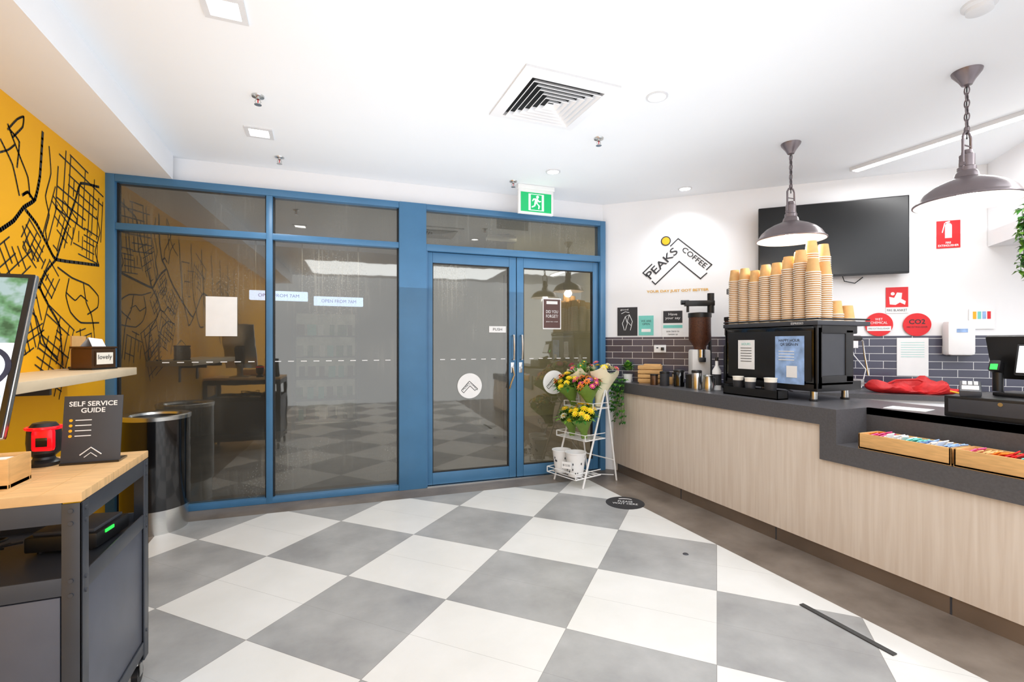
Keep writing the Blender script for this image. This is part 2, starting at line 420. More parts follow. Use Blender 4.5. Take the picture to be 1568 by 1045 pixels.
grid(3.44, 1.84, 0.24, 0.16, -35, 5, 4, 0.05)
grid(3.66, 1.24, 0.34, 0.46, -24, 5, 10, 0.05)
grid(3.35, 1.40, 0.34, 0.3, 22, 6, 6, 0.05)
grid(3.60, 1.66, 0.16, 0.2, -38, 3, 4, 0.05)
grid(4.06, 1.28, 0.34, 0.26, 12, 5, 4)
for k in range(7):
    y0 = 0.5+k*0.37; grid(y0, random.uniform(1.4,2.2), 0.4, 0.35, random.uniform(-30,30), 6, 5)
    smooth([(y0-0.15,1.0+0.1*k),(y0,1.5),(y0+0.2,1.8),(y0+0.3,2.4)], 0.018)
smooth([(3.0,1.78),(2.6,1.6),(2.2,1.9),(1.5,1.7)], 0.022)
mu.done()

# ------------------------------------------------------------------ glazed wall
f = B('trim_window_frame', gw(0), GA)
f.bx(0,0.06,-0.06,0.06,0,2.56,M_blue,0.004).bx(0.06,2.12,-0.06,0.06,2.505,2.56,M_blue,0.004)
f.bx(0.06,2.12,-0.055,0.055,2.15,2.20,M_blue,0.004).bx(1.065,1.112,-0.058,0.058,0,2.505,M_blue,0.004)
f.bx(0.06,2.12,-0.055,0.055,0,0.045,M_blue,0.004).bx(2.12,2.36,-0.065,0.065,0,2.56,M_blue,0.004)
f.bx(2.36,4.14,-0.06,0.06,2.51,2.56,M_blue,0.004).bx(2.36,4.14,-0.06,0.06,2.14,2.20,M_blue,0.004)
f.bx(4.14,4.20,-0.06,0.06,0,2.56,M_blue,0.004).bx(2.36,2.374,-0.05,0.05,0,2.14,M_blue)
f.bx(2.36,4.14,-0.05,0.05,0,0.008,M_steel)
f.done()
def pane(b, x0, x1, z0, z1, y=0.0):
    b.mesh([(x0,y,z0),(x1,y,z0),(x1,y,z1),(x0,y,z1)], [(0,1,2,3)], M_glass)
for i, (a, c) in enumerate(((0.06,1.065),(1.112,2.12))):
    w = B('window_%d' % (i+1), gw(0), GA)
    pane(w, a, c, 0.045, 2.15); pane(w, a, c, 2.20, 2.505)
    for x0, x1, z0, z1 in ((a,a+0.012,0.045,2.15),(c-0.012,c,0.045,2.15),(a,a+0.012,2.2,2.505),(c-0.012,c,2.2,2.505)):
        w.bx(x0,x1,-0.02,0.02,z0,z1,M_ash)
    w.done()
w = B('window_3', gw(0), GA); pane(w, 2.36, 4.14, 2.20, 2.51); w.done()
for i, (a, c) in enumerate(((2.378,3.232),(3.240,4.132))):
    d = B('door_%d' % (i+1), gw(0), GA)
    d.bx(a,a+0.045,-0.025,0.025,0.012,2.135,M_blue,0.004).bx(c-0.07,c,-0.025,0.025,0.012,2.135,M_blue,0.004) if i == 0 else d.bx(a,a+0.07,-0.025,0.025,0.012,2.135,M_blue,0.004).bx(c-0.06,c,-0.025,0.025,0.012,2.135,M_blue,0.004)
    l_, r_ = (a+0.045, c-0.07) if i == 0 else (a+0.07, c-0.06)
    d.bx(l_,r_,-0.025,0.025,2.04,2.135,M_blue,0.004).bx(l_,r_,-0.025,0.025,0.012,0.12,M_blue,0.004)
    for q in ((l_,l_+0.008,0.12,2.04),(r_-0.008,r_,0.12,2.04),(l_,r_,0.12,0.128),(l_,r_,2.032,2.04)): d.bx(q[0],q[1],-0.018,0.018,q[2],q[3],M_ash)
    pane(d, l_, r_, 0.12, 2.04)
    hx = c-0.038 if i == 0 else a+0.038
    for zz in (1.15,1.38):
        d.cyl((hx,-0.02,zz),(hx,-0.075,zz),0.008,M_steel,seg=10)
    pts = [(hx,-0.075,1.15)]+[(hx,-0.075-0.012*math.sin(math.pi*t/8),1.15+0.23*t/8) for t in range(1,8)]+[(hx,-0.075,1.38)]
    d.tube(pts,0.010,M_steel)
    d.box((hx,-0.028,1.07),(0.035,0.008,0.10),M_steel,0.003).cyl((hx,-0.03,1.07),(hx,-0.045,1.07),0.012,M_steel,seg=12)
    if i == 0: d.tube([(hx,-0.045,1.07),(hx+0.01,-0.06,1.0),(hx-0.02,-0.06,0.93),(hx-0.035,-0.05,0.87)],0.009,M_steel)
    d.done()
b = B('door_closer', gw(3.12,0.09,2.33), GA); b.box((0,0,0),(0.30,0.06,0.06),M_steel,0.006).tube([(-0.12,0.03,0.03),(-0.05,0.10,0.05),(0.10,0.04,0.06)],0.008,M_steel).done()
dc = B('safety_strip_decal', gw(0,-0.004,0), GA)
u = 0.34
while u < 4.05:
    if not (1.0 < u < 1.12 or 2.03 < u < 2.45 or 3.1 < u < 3.32):
        dc.bx(u,u+0.046,-0.0015,0.0,1.151,1.158,M_paper)
    u += 0.098
dc.done()
B('window_notice_paper', gw(0.74,-0.006,1.518), GA).box((0,0,0),(0.22,0.002,0.315),M_paper).done()
def roof_logo(b, k, mat, y=-0.002, M=None):
    th = 0.03
    def seg(x0,z0,x1,z1,w=th):
        dx,dz=x1-x0,z1-z0; l=math.hypot(dx,dz); nx,nz=-dz/l*w/2*k,dx/l*w/2*k
        b.mesh([((x0)*k+nx,y,z0*k+nz),(x0*k-nx,y,z0*k-nz),(x1*k-nx,y,z1*k-nz),(x1*k+nx,y,z1*k+nz)],[(0,1,2,3)],mat,M)
    seg(-0.42,-0.30,-0.47,-0.24); seg(-0.42,-0.30,-0.34,-0.38); seg(-0.47,-0.24,-0.02,0.26)
    seg(-0.02,0.26,0.46,-0.18); seg(0.46,-0.18,0.40,-0.25)
    seg(-0.34,-0.38,0.02,0.0); seg(0.02,0.0,0.30,-0.27); seg(0.30,-0.27,0.40,-0.17)
for i, (uu, zz) in enumerate(((2.775,0.905),(3.642,0.915))):
    b = B('door_logo_decal', gw(uu,-0.006,zz), GA)
    b.cyl((0,0,0),(0,-0.002,0),0.118,M_paper,seg=40); roof_logo(b, 0.17, M_dark, y=-0.003)
    b.text('PEAKS',0.085,0.02,(-0.035,-0.0035,-0.005),M_dark,rot=45); b.text('COFFEE',0.07,0.014,(0.035,-0.0035,0.0),M_dark,rot=-42); b.done()
B('push_sign', gw(3.05,-0.006,1.438), GA).box((0,0,0),(0.17,0.002,0.06),M_paper).text('PUSH',0.09,0.025,(0,-0.002,0),M_dark).done()
b = B('door_notice_sign', gw(3.62,-0.006,1.6), GA).box((0,0,0),(0.20,0.002,0.31),M_paper).box((0,-0.001,0),(0.18,0.002,0.285),M_brownsign)
b.text('DID YOU',0.13,0.03,(0,-0.003,0.02),M_paper).text('FORGET?',0.13,0.03,(0,-0.003,-0.025),M_paper).box((0,-0.003,0.11),(0.12,0.001,0.03),M_paper).text('please wear a mask',0.13,0.015,(0,-0.003,-0.08),M_paper).done()

# things outside, seen through the glass
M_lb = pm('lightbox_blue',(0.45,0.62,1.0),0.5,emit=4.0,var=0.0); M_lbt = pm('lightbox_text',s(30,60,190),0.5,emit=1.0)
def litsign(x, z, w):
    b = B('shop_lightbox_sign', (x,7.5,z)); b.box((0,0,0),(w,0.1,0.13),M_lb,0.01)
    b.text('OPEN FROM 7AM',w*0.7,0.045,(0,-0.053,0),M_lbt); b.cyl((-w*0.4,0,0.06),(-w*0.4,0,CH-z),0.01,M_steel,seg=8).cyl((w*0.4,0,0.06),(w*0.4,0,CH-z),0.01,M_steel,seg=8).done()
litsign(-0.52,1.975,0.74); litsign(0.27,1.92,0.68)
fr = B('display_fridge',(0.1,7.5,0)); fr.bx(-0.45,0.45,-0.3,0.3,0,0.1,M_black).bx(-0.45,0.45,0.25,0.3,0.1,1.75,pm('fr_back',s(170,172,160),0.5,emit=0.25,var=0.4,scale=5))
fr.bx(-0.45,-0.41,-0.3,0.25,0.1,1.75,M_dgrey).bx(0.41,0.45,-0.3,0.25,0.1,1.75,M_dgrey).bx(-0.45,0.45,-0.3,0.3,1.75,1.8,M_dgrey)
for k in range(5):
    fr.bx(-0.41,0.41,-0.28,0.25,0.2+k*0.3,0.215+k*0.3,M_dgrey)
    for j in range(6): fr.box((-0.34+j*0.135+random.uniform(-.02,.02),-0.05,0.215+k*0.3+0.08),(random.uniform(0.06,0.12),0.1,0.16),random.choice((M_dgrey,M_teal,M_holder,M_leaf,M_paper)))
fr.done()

# ------------------------------------------------------------------ ceiling fittings
v = B('ceiling_air_vent', (1.28,2.555,CH))
def sqring(b, r0, z0, r1, z1, mat):
    P = [(-1,-1),(1,-1),(1,1),(-1,1)]
    vs = [(x*r0,y*r0,z0) for x,y in P]+[(x*r1,y*r1,z1) for x,y in P]
    b.mesh(vs,[(i,(i+1)%4,4+(i+1)%4,4+i) for i in range(4)],mat)
sqring(v,0.29,0,0.29,-0.012,M_trimg); sqring(v,0.29,-0.012,0.225,-0.026,M_white); sqring(v,0.225,-0.026,0.22,-0.004,M_trimg)
v.mesh([(-0.225,-0.225,-0.002),(0.225,-0.225,-0.002),(0.225,0.225,-0.002),(-0.225,0.225,-0.002)],[(0,1,2,3)],M_ventshade)  # dark plate instead of a hole: recess shade behind the louvres as colour
for k in range(6):
    r = 0.213-k*0.034
    sqring(v,r,-0.036,r-0.022,-0.010,M_white); sqring(v,r,-0.036,r-0.003,-0.038,M_white); sqring(v,r-0.003,-0.038,r-0.024,-0.012,M_white)
v.done()
def downlight(x, y):
    b = B('ceiling_downlight', (x,y,CH)); b.lathe([(0.062,0),(0.062,-0.006),(0.05,-0.008),(0.045,-0.003)],M_trimg).cyl((0,0,-0.002),(0,0,-0.005),0.046,M_led,seg=28).done()
for p in ((1.83,2.284),(1.82,3.604),(3.157,3.541)): downlight(*p)
def sqlight(x, y):
    b = B('square_ceiling_light', (x,y,CH)); sqring(b,0.085,0,0.085,-0.008,M_trimg); sqring(b,0.085,-0.008,0.06,-0.008,M_trimg); sqring(b,0.06,-0.008,0.058,0,M_trimg)
    b.box((0,0,-0.003),(0.116,0.116,0.003),M_led).done()
for p in ((-0.379,3.686),(-0.379,2.375)): sqlight(*p)
def sprinkler(x, y):
    b = B('fire_sprinkler', (x,y,CH)); b.lathe([(0,0),(0.035,0),(0.033,-0.008),(0.012,-0.012),(0.012,-0.02),(0.008,-0.022)],M_steel,seg=20)
    b.tube([(-0.008,0,-0.02),(-0.016,0,-0.035),(-0.004,0,-0.05)],0.0025,M_steel).tube([(0.008,0,-0.02),(0.016,0,-0.035),(0.004,0,-0.05)],0.0025,M_steel)
    b.cyl((0,0,-0.022),(0,0,-0.048),0.003,M_red,seg=8).cyl((0,0,-0.05),(0,0,-0.053),0.02,M_steel,seg=16).done()
for p in ((-0.33,3.145),(-0.284,4.117),(1.823,2.901),(1.60,3.95)): sprinkler(*p)
B('smoke_detector',(2.598,1.149,CH)).lathe([(0.06,0),(0.06,-0.012),(0.045,-0.02),(0.045,-0.035),(0.03,-0.042),(0,-0.044)],M_trimg).done()
b = B('linear_ceiling_light',(4.07,1.1,CH)); b.bx(-0.035,0.035,-1.55,1.52,-0.03,0,M_trimg,0.003).bx(-0.03,0.03,-1.53,1.5,-0.034,-0.03,M_led).done()

# exit sign
b = B('exit_sign',(1.84,4.0,2.595),GA)
b.box((0,0,0),(0.345,0.03,0.225),M_paper,0.006).box((0,-0.0165,-0.005),(0.30,0.003,0.175),M_green).box((0,0,0.129),(0.36,0.06,0.04),M_paper,0.005)
b.box((0.0,-0.0175,-0.005),(0.15,0.003,0.15),M_exitw)
b.box((0.0,-0.0192,-0.005),(0.11,0.001,0.14),M_green)
b.cyl((0.012,-0.018,0.045),(0.012,-0.021,0.045),0.013,M_exitw,seg=16)
for poly in ([(-0.01,0.03),(0.015,0.028),(0.01,-0.015),(-0.018,-0.008)],[(0.0,-0.01),(0.012,-0.014),(0.035,-0.035),(0.028,-0.065),(0.018,-0.062),(0.022,-0.038)],
             [(-0.018,-0.008),(0.0,-0.012),(-0.012,-0.04),(-0.042,-0.055),(-0.046,-0.045),(-0.022,-0.034)],[(0.012,0.028),(0.03,0.008),(0.045,0.012),(0.045,0.004),(0.028,-0.002),(0.01,0.012)],
             [(-0.008,0.03),(-0.03,0.028),(-0.042,0.006),(-0.034,0.003),(-0.024,0.018),(-0.008,0.018)]):
    b.vprism(poly,-0.0215,-0.0185,M_exitw)
b.done()

# pendants
def pendant(x, y):
    b = B('pendant_lamp',(x,y,0)); zr = 2.05
    b.lathe([(0,CH),(0.065,CH),(0.062,CH-0.012),(0.035,CH-0.05),(0.022,CH-0.075),(0.006,CH-0.08),(0,CH-0.08)],M_pewter)
    z = CH-0.085; i = 0; top = zr+0.385
    b.tube([(0,0,CH-0.08),(0.004,0.003,(z+top)/2),(0,0,top-0.05)],0.003,M_ash)
    while z > top:
        pts = []
        for k in range(12):
            a = 2*math.pi*k/12; dx, dz = 0.011*math.cos(a), 0.023*math.sin(a)
            pts.append((dx,0,z-0.017+dz) if i % 2 else (0,dx,z-0.017+dz))
        b.tube(pts,0.0035,M_pewter,closed=True,seg=6); z -= 0.035; i += 1
    t = zr+0.365
    b.cyl((0,0,t+0.012),(0,0,t+0.03),0.012,M_pewter,seg=12)
    b.tube([(-0.036,0,zr+0.17),(-0.036,0,t-0.02),(-0.022,0,t),(0,0,t+0.012),(0.022,0,t),(0.036,0,t-0.02),(0.036,0,zr+0.17)],0.0065,M_pewter)
    b.cyl((-0.044,0,zr+0.20),(0.044,0,zr+0.20),0.011,M_pewter,seg=12)
    b.cyl((-0.03,0,zr+0.30),(0.03,0,zr+0.30),0.004,M_pewter,seg=8)
    b.lathe([(0,zr+0.275),(0.022,zr+0.275),(0.026,zr+0.255),(0.033,zr+0.25),(0.033,zr+0.19),(0.04,zr+0.185),(0.04,zr+0.165),(0.048,zr+0.155),(0.055,zr+0.13)],M_pewter)
    outer = [(0.055,0.13),(0.078,0.120),(0.118,0.104),(0.16,0.080),(0.192,0.05),(0.210,0.020),(0.219,0.008),(0.226,0.004),(0.227,-0.002),(0.22,-0.004)]
    b.lathe([(r,zr+q) for r,q in outer],M_pewter,seg=48)
    inner = [(0.22,-0.004),(0.206,0.012),(0.186,0.042),(0.154,0.071),(0.11,0.094),(0.07,0.11),(0,0.115)]
    b.lathe([(r,zr+q) for r,q in inner],M_inner,seg=48)
    b.cyl((0,0,zr+0.112),(0,0,zr+0.075),0.02,M_paper,seg=16).sph((0,0,zr+0.035),0.042,M_bulb,(1,1,1.05))
    b.done()
    l = bpy.data.lights.new('pendant_light','POINT'); l.energy = 7; l.color = (1,0.95,0.88); l.shadow_soft_size = 0.05
    o = bpy.data.objects.new('pendant_light', l); o.location = (x,y,zr-0.03); scene.collection.objects.link(o)
pendant(3.156,2.461); pendant(3.185,1.461)

# ------------------------------------------------------------------ counter
c = B('service_counter')
top = [(2.78,4.235),(3.905,3.165),(3.5,2.74),(3.5,-0.3),(3.05,-0.3),(3.05,1.98),(2.78,1.98)]
c.prism(top,0.877,0.917,M_bench)
c.bx(2.78,2.82,1.98,4.19,0.817,0.877,M_bench)
c.bx(2.78,3.05,1.88,1.98,0.61,0.917,M_bench)
c.bx(2.78,3.07,-0.3,1.88,0.61,0.715,M_bench)
c.bx(3.05,3.07,-0.3,1.88,0.715,0.917,M_bench)
c.bx(2.80,2.83,1.98,4.17,0.09,0.817,M_panel)
c.bx(2.80,2.83,-0.3,1.98,0.09,0.61,M_panel)
c.bx(2.812,2.835,-0.3,4.12,0.0,0.12,M_bronze)
c.bx(3.46,3.48,-0.3,2.7,0.1,0.877,M_panel)
for yy in (0.4,1.35,2.3,3.2):
    c.bx(2.810,2.813,yy-0.004,yy+0.004,0.0,0.09,M_dgrey)
c.done()
bb = B('back_bench', lw(0), LA)
bb.bx(1.64,3.88,-0.6,-0.008,0.88,0.917,M_bench).bx(1.66,3.86,-0.57,-0.01,0.1,0.88,M_white).bx(1.68,3.84,-0.52,-0.01,0,0.1,M_dgrey)
for k in range(4): bb.bx(1.70+k*0.54,2.21+k*0.54,-0.585,-0.57,0.13,0.86,M_white,0.003)
bb.done()

# espresso machine (rear towards the room)
m = B('espresso_machine',(3.02,2.55,0.918))
Y0, Y1 = -0.385, 0.385
for xx in (0.05,0.36):
    for yy in (Y0+0.06,Y1-0.06): m.cyl((xx,yy,0),(xx,yy,0.07),0.022,M_steel).cyl((xx,yy,0),(xx,yy,0.012),0.028,M_black)
m.bx(0.0,0.44,Y0,Y1,0.065,0.13,M_black,0.008)
m.bx(0.12,0.52,Y0+0.03,Y1-0.03,0.085,0.135,M_steel,0.006)
m.bx(0.0,0.05,Y0,Y1,0.10,0.50,M_gloss,0.012)
m.bx(-0.006,0.0,Y0+0.04,Y1-0.04,0.13,0.47,M_black,0.002)
for yy in (Y0,Y1-0.03):
    m.bx(0.0,0.05,yy,yy+0.03,0.08,0.51,M_black,0.006)
    m.bx(0.03,0.36,yy,yy+0.03,0.10,0.17,M_black,0.008); m.bx(0.03,0.40,yy,yy+0.03,0.45,0.51,M_black,0.008)
    m.bx(0.28,0.36,yy,yy+0.03,0.12,0.48,M_black,0.008); m.bx(0.04,0.30,yy+0.008,yy+0.022,0.15,0.46,M_dgrey)
m.bx(0.05,0.30,Y0+0.03,Y1-0.03,0.30,0.48,M_dgrey,0.01)
m.bx(-0.01,0.52,Y0-0.01,Y1+0.01,0.505,0.535,M_dgrey,0.006)
for (a,b_) in (((-0.005,Y0-0.005),(0.515,Y0-0.005)),((-0.005,Y1+0.005),(0.515,Y1+0.005)),((-0.005,Y0-0.005),(-0.005,Y1+0.005))):
    m.cyl((a[0],a[1],0.548),(b_[0],b_[1],0.548),0.006,M_black,seg=8)
for yy in (-0.17,0.17):
    m.cyl((0.40,yy,0.36),(0.40,yy,0.27),0.035,M_steel).cyl((0.40,yy,0.27),(0.40,yy,0.23),0.038,M_steel).cyl((0.42,yy,0.25),(0.58,yy,0.24),0.012,M_black)
    m.bx(0.28,0.42,yy-0.04,yy+0.04,0.34,0.42,M_steel,0.01)
for yy in (Y0+0.03,Y1-0.03):
    m.tube([(0.45,yy,0.42),(0.50,yy,0.40),(0.52,yy,0.30),(0.53,yy-0.02,0.16)],0.006,M_steel).cyl((0.36,yy,0.42),(0.47,yy,0.42),0.018,M_black)
m.box((-0.009,0.17,0.30),(0.002,0.15,0.22),M_paper).box((-0.009,-0.19,0.27),(0.002,0.22,0.33),M_bluepaper)
Mr = Matrix.Translation((-0.0115,0.17,0.30)) @ Matrix.Rotation(R(-90),4,'Z')
for q in range(6): m.box((0.0,0,0.05-q*0.02),(0.10,0.001,0.004),M_dgrey,M=Mr)
m.text('HOURS',0.08,0.018,(0,0,0.08),M_teal,M=Mr)
Mr = Matrix.Translation((-0.0115,-0.19,0.27)) @ Matrix.Rotation(R(-90),4,'Z')
m.text('HAPPY HOUR\nQR SIGN-IN',0.16,0.05,(0,0,0.12),M_dark,M=Mr); m.box((0.02,0,-0.08),(0.08,0.001,0.08),M_paper,M=Mr)
for q in range(4): m.box((-0.02,-0.001,0.06-q*0.02),(0.12,0.001,0.005),M_paper,M=Mr)
m.text('ESPRESSO',0.09,0.014,(0,0,0),M_paper,M=Matrix.Translation((-0.012,-0.25,0.52)) @ Matrix.Rotation(R(-90),4,'Z'))
m.done()

# cup stacks
def stack(x, y, h, name='paper_cup_stack', z=1.4545, r=0.043):
    b = B(name,(x,y,z)); body = 0.095; P = 0.0145; n = max(1,int((h-body)/P)); zz = 0
    for k in range(n):
        b.lathe([(r*0.90,zz),(r+0.003,zz),(r+0.004,zz+0.003),(r+0.003,zz+0.006),(r*0.96,zz+0.0065)],M_cupw,seg=20)
        b.lathe([(r*0.97,zz+0.0065),(r*0.93,zz+P+0.0002)],M_kraft2,seg=20); zz += P
    b.lathe([(r*0.90,zz),(r+0.003,zz),(r+0.003,zz+0.006),(r*0.985,zz+0.007)],M_cupw,seg=20)
    b.lathe([(r*0.985,zz+0.006),(r*0.73,zz+body-0.004),(r*0.71,zz+body),(r*0.66,zz+body)],M_kraft,seg=20)
    b.lathe([(r*0.66,zz+body),(r*0.65,zz+body-0.006),(0,zz+body-0.006)],M_kraft,seg=20)
    b.done()
for i in range(4):
    for j in range(8):
        x = 3.065+i*0.112; yv = 2.225+j*0.093
        if i == 0: h = [0.42,0.50,0.47,0.43,0.44,0.41,0.43,0.43][j]
        elif i == 1: h = [0.40,0.56,0.51,0.46,0.44,0.44,0.40,0.44][j]
        elif i == 2: h = [0.14,0.55,0.42,0.48,0.46,0.43,0.42,0.40][j]
        else: h = [0.11,0.15,0.44,0.40,0.42,0.40,0.36,0.3][j]
        stack(x+random.uniform(-0.004,0.004), yv+random.uniform(-0.003,0.003), h)

t = B('cup_tray',(2.93,2.58,0.918)); t.bx(-0.05,0.05,-0.235,0.235,0,0.008,M_black)
for q in ((-0.05,-0.045,-0.235,0.235),(0.045,0.05,-0.235,0.235),(-0.05,0.05,-0.235,-0.23),(-0.05,0.05,0.23,0.235)): t.bx(*q,0.0,0.06,M_black)
t.done()
def cup(x, y, z, r, h, m1, m2=None, name='takeaway_cup'):
    b = B(name,(x,y,z)); b.lathe([(0,0),(r*0.75,0),(r,h),(r*1.05,h),(r*1.05,h+0.004),(r*0.95,h),(r*0.7,0.01),(0,0.01)],m1)
    if m2: b.lathe([(r*0.80,h*0.25),(r*0.81+0.001,h*0.25),(r*0.96+0.0012,h*0.8),(r*0.94,h*0.8)],m2)
    b.done()
cup(2.93,2.72,0.927,0.038,0.125,M_cupw,M_dark); cup(2.93,2.61,0.927,0.038,0.12,M_cupw,M_dgrey); cup(2.93,2.44,0.927,0.042,0.13,M_cupw,M_dark)

# grinder
g = B('coffee_grinder',(3.2,3.4,0.918),-30)
g.box((0,0,0.02),(0.2,0.24,0.04),M_black,0.01).box((0,0.02,0.18),(0.16,0.17,0.30),M_paper,0.02).box((0,-0.09,0.24),(0.05,0.06,0.04),M_black,0.005)
g.cyl((0,-0.06,0.33),(0,-0.06,0.24),0.035,M_steel).lathe([(0.05,0.33),(0.055,0.36),(0.095,0.42),(0.095,0.62),(0.0,0.62)],M_bean).lathe([(0.0,0.62),(0.1,0.62),(0.1,0.66),(0,0.67)],M_black)
g.box((0.0,0.02,0.75),(0.26,0.06,0.05),M_black,0.008).cyl((-0.1,0.02,0.67),(-0.1,0.02,0.78),0.012,M_black).cyl((0.1,0.02,0.66),(0.1,0.02,0.84),0.03,M_black).cyl((0.1,0.02,0.04),(0.1,0.08,0.7),0.014,M_black).cyl((-0.16,0.02,0.76),(-0.09,0.02,0.76),0.022,M_black).done()
g = B('coffee_grinder',(3.30,3.10,0.918),-30)
g.box((0,0,0.02),(0.17,0.22,0.04),M_black,0.01).box((0,0.02,0.2),(0.14,0.15,0.34),M_black,0.02).cyl((0,-0.05,0.37),(0,-0.05,0.28),0.03,M_steel).lathe([(0.04,0.37),(0.05,0.40),(0.08,0.46),(0.08,0.58),(0.0,0.58)],M_bean).lathe([(0,0.58),(0.085,0.58),(0.085,0.61),(0,0.615)],M_black)
g.cyl((0,0.09,0.04),(0,0.09,0.86),0.018,M_black).box((0,0.04,0.84),(0.07,0.16,0.05),M_black,0.008).box((0,-0.02,0.74),(0.05,0.1,0.1),M_black,0.01).done()
def canister(x, y, r, h, mt, name='storage_canister'):
    b = B(name,(x,y,0.918)); b.lathe([(0,0),(r,0),(r,h*0.85),(r*0.98,h*0.86),(0,h*0.86)],mt).lathe([(0,h*0.86),(r*1.04,h*0.86),(r*1.04,h*0.97),(r*0.9,h),(0,h)],M_black).done()
canister(2.93,3.55,0.042,0.13,M_dark); canister(2.99,3.43,0.045,0.15,M_gloss); canister(3.0,3.28,0.05,0.12,M_black); canister(2.95,3.17,0.04,0.16,M_steel); canister(2.90,3.66,0.035,0.10,M_holder); canister(3.06,3.54,0.04,0.12,M_steel)
b = B('syrup_bottle',(3.06,3.06,0.918)); b.lathe([(0,0),(0.035,0),(0.035,0.16),(0.012,0.2),(0.012,0.24),(0,0.24)],M_paper).lathe([(0.0352,0.04),(0.0358,0.04),(0.0358,0.13),(0.0352,0.13)],M_dark).cyl((0,0,0.24),(0,0,0.27),0.014,M_black,seg=12).done()
b = B('milk_jug',(2.94,3.03,0.918)); b.lathe([(0,0),(0.045,0),(0.048,0.05),(0.036,0.11),(0.04,0.125),(0.037,0.125),(0.033,0.11),(0,0.02)],M_steel).tube([(0.037,0,0.11),(0.075,0,0.10),(0.075,0,0.04),(0.046,0,0.03)],0.004,M_steel).done()
b = B('wooden_crate',(2.99,3.83,0.918),LA)
for k in range(4):
    z = 0.012+k*0.042
    b.box((0,-0.07,z+0.016),(0.22,0.008,0.034),M_wood,0.002).box((0,0.07,z+0.016),(0.22,0.008,0.034),M_wood,0.002)
    b.box((-0.106,0,z+0.016),(0.008,0.13,0.034),M_wood,0.002).box((0.106,0,z+0.016),(0.008,0.13,0.034),M_wood,0.002)
b.box((0,0,0.006),(0.2,0.13,0.012),M_wood); b.box((0.02,0,0.14),(0.16,0.11,0.09),M_kraft,0.004)
b.done()
b = B('wooden_serving_box',(3.12,3.65,0.918),LA).box((0,0,0.035),(0.13,0.11,0.07),M_wood,0.004).box((0,0,0.072),(0.12,0.10,0.006),M_dark).done()

def leaf(b, p, d, L_, w, mat, droop=0.3):
    p = Vector(p); d = Vector(d).normalized(); sd = d.cross(Vector((0,0,1)))
    if sd.length < 1e-3: sd = Vector((1,0,0))
    sd.normalize(); q = p+d*L_*0.5; t = p+d*L_-Vector((0,0,droop*L_)); up = Vector((0,0,0.12*w))
    b.mesh([p,q+sd*w/2+up,t,q-sd*w/2+up,q],[(0,1,4),(1,2,4),(2,3,4),(3,0,4)],mat)
def rnd_dir(zmin=-0.2, zmax=1.0):
    a = random.uniform(0,2*math.pi); z = random.uniform(zmin,zmax); r = math.sqrt(max(0,1-min(1,z*z))); return (r*math.cos(a), r*math.sin(a), z)
b = B('potted_plant',(2.85,4.0,0.918)); b.lathe([(0,0),(0.035,0),(0.045,0.075),(0.047,0.08),(0.04,0.08),(0.03,0.07),(0,0.07)],M_paper)
for k in range(80):
    d = rnd_dir(0.35,1.0); leaf(b,(d[0]*0.02,d[1]*0.02,0.08+d[2]*0.09),d,random.uniform(0.05,0.085),0.036,random.choice((M_leaf,M_leaf2)))
b.done()
b = B('trailing_ivy',(2.775,4.06,0.92))
for k in range(7):
    x0 = -0.005; y0 = -0.14+k*0.035; Ln = random.uniform(0.2,0.42)
    pts = [(0.03,y0,0.02),(0.0,y0,0.03),(x0-0.02,y0,-0.02)]+[(x0-0.022-random.uniform(0,0.008),y0+random.uniform(-0.01,0.01),-0.02-Ln*q/6) for q in range(1,7)]
    b.tube(pts,0.0018,M_leaf,seg=5)
    for p in pts[1:]:
        for q in range(4):
            d = rnd_dir(-0.6,0.3); d = (-abs(d[0]),d[1],d[2]); leaf(b,p,d,0.04,0.03,random.choice((M_leaf,M_leaf,M_leaf2)))
b.done()

def cond_box(y0, y1, name='wooden_condiment_box'):
    b = B(name,(2.885,(y0+y1)/2,0.716)); L_ = abs(y1-y0)/2; W = 0.085; H = 0.085; t_ = 0.01
    b.bx(-W,W,-L_,L_,0,0.01,M_wood).bx(-W,-W+t_,-L_,L_,0,H,M_wood,0.002).bx(W-t_,W,-L_,L_,0,H,M_wood,0.002)
    b.bx(-W,W,-L_,-L_+t_,0,H,M_wood,0.002).bx(-W,W,L_-t_,L_,0,H,M_wood,0.002)
    n = int(L_*2/0.02); cols = [M_paper,M_red,M_paper,M_teal,M_kraft,M_bluepaper,M_yel,M_fpink,M_forg,M_paper]
    seg = [random.choice(cols) for _ in range(8)]
    for k in range(n-1):
        for xx in (-0.035,0.035):
            b.box((xx+random.uniform(-.005,.005),-L_+0.02+k*0.02,0.062+random.uniform(-0.008,0.008)),(0.058,0.005,0.07),seg[int(k/n*8)],rot=(random.uniform(25,50),random.uniform(-6,6),random.uniform(-6,6)))
    b.done()
cond_box(1.345,1.77); cond_box(0.92,1.335)

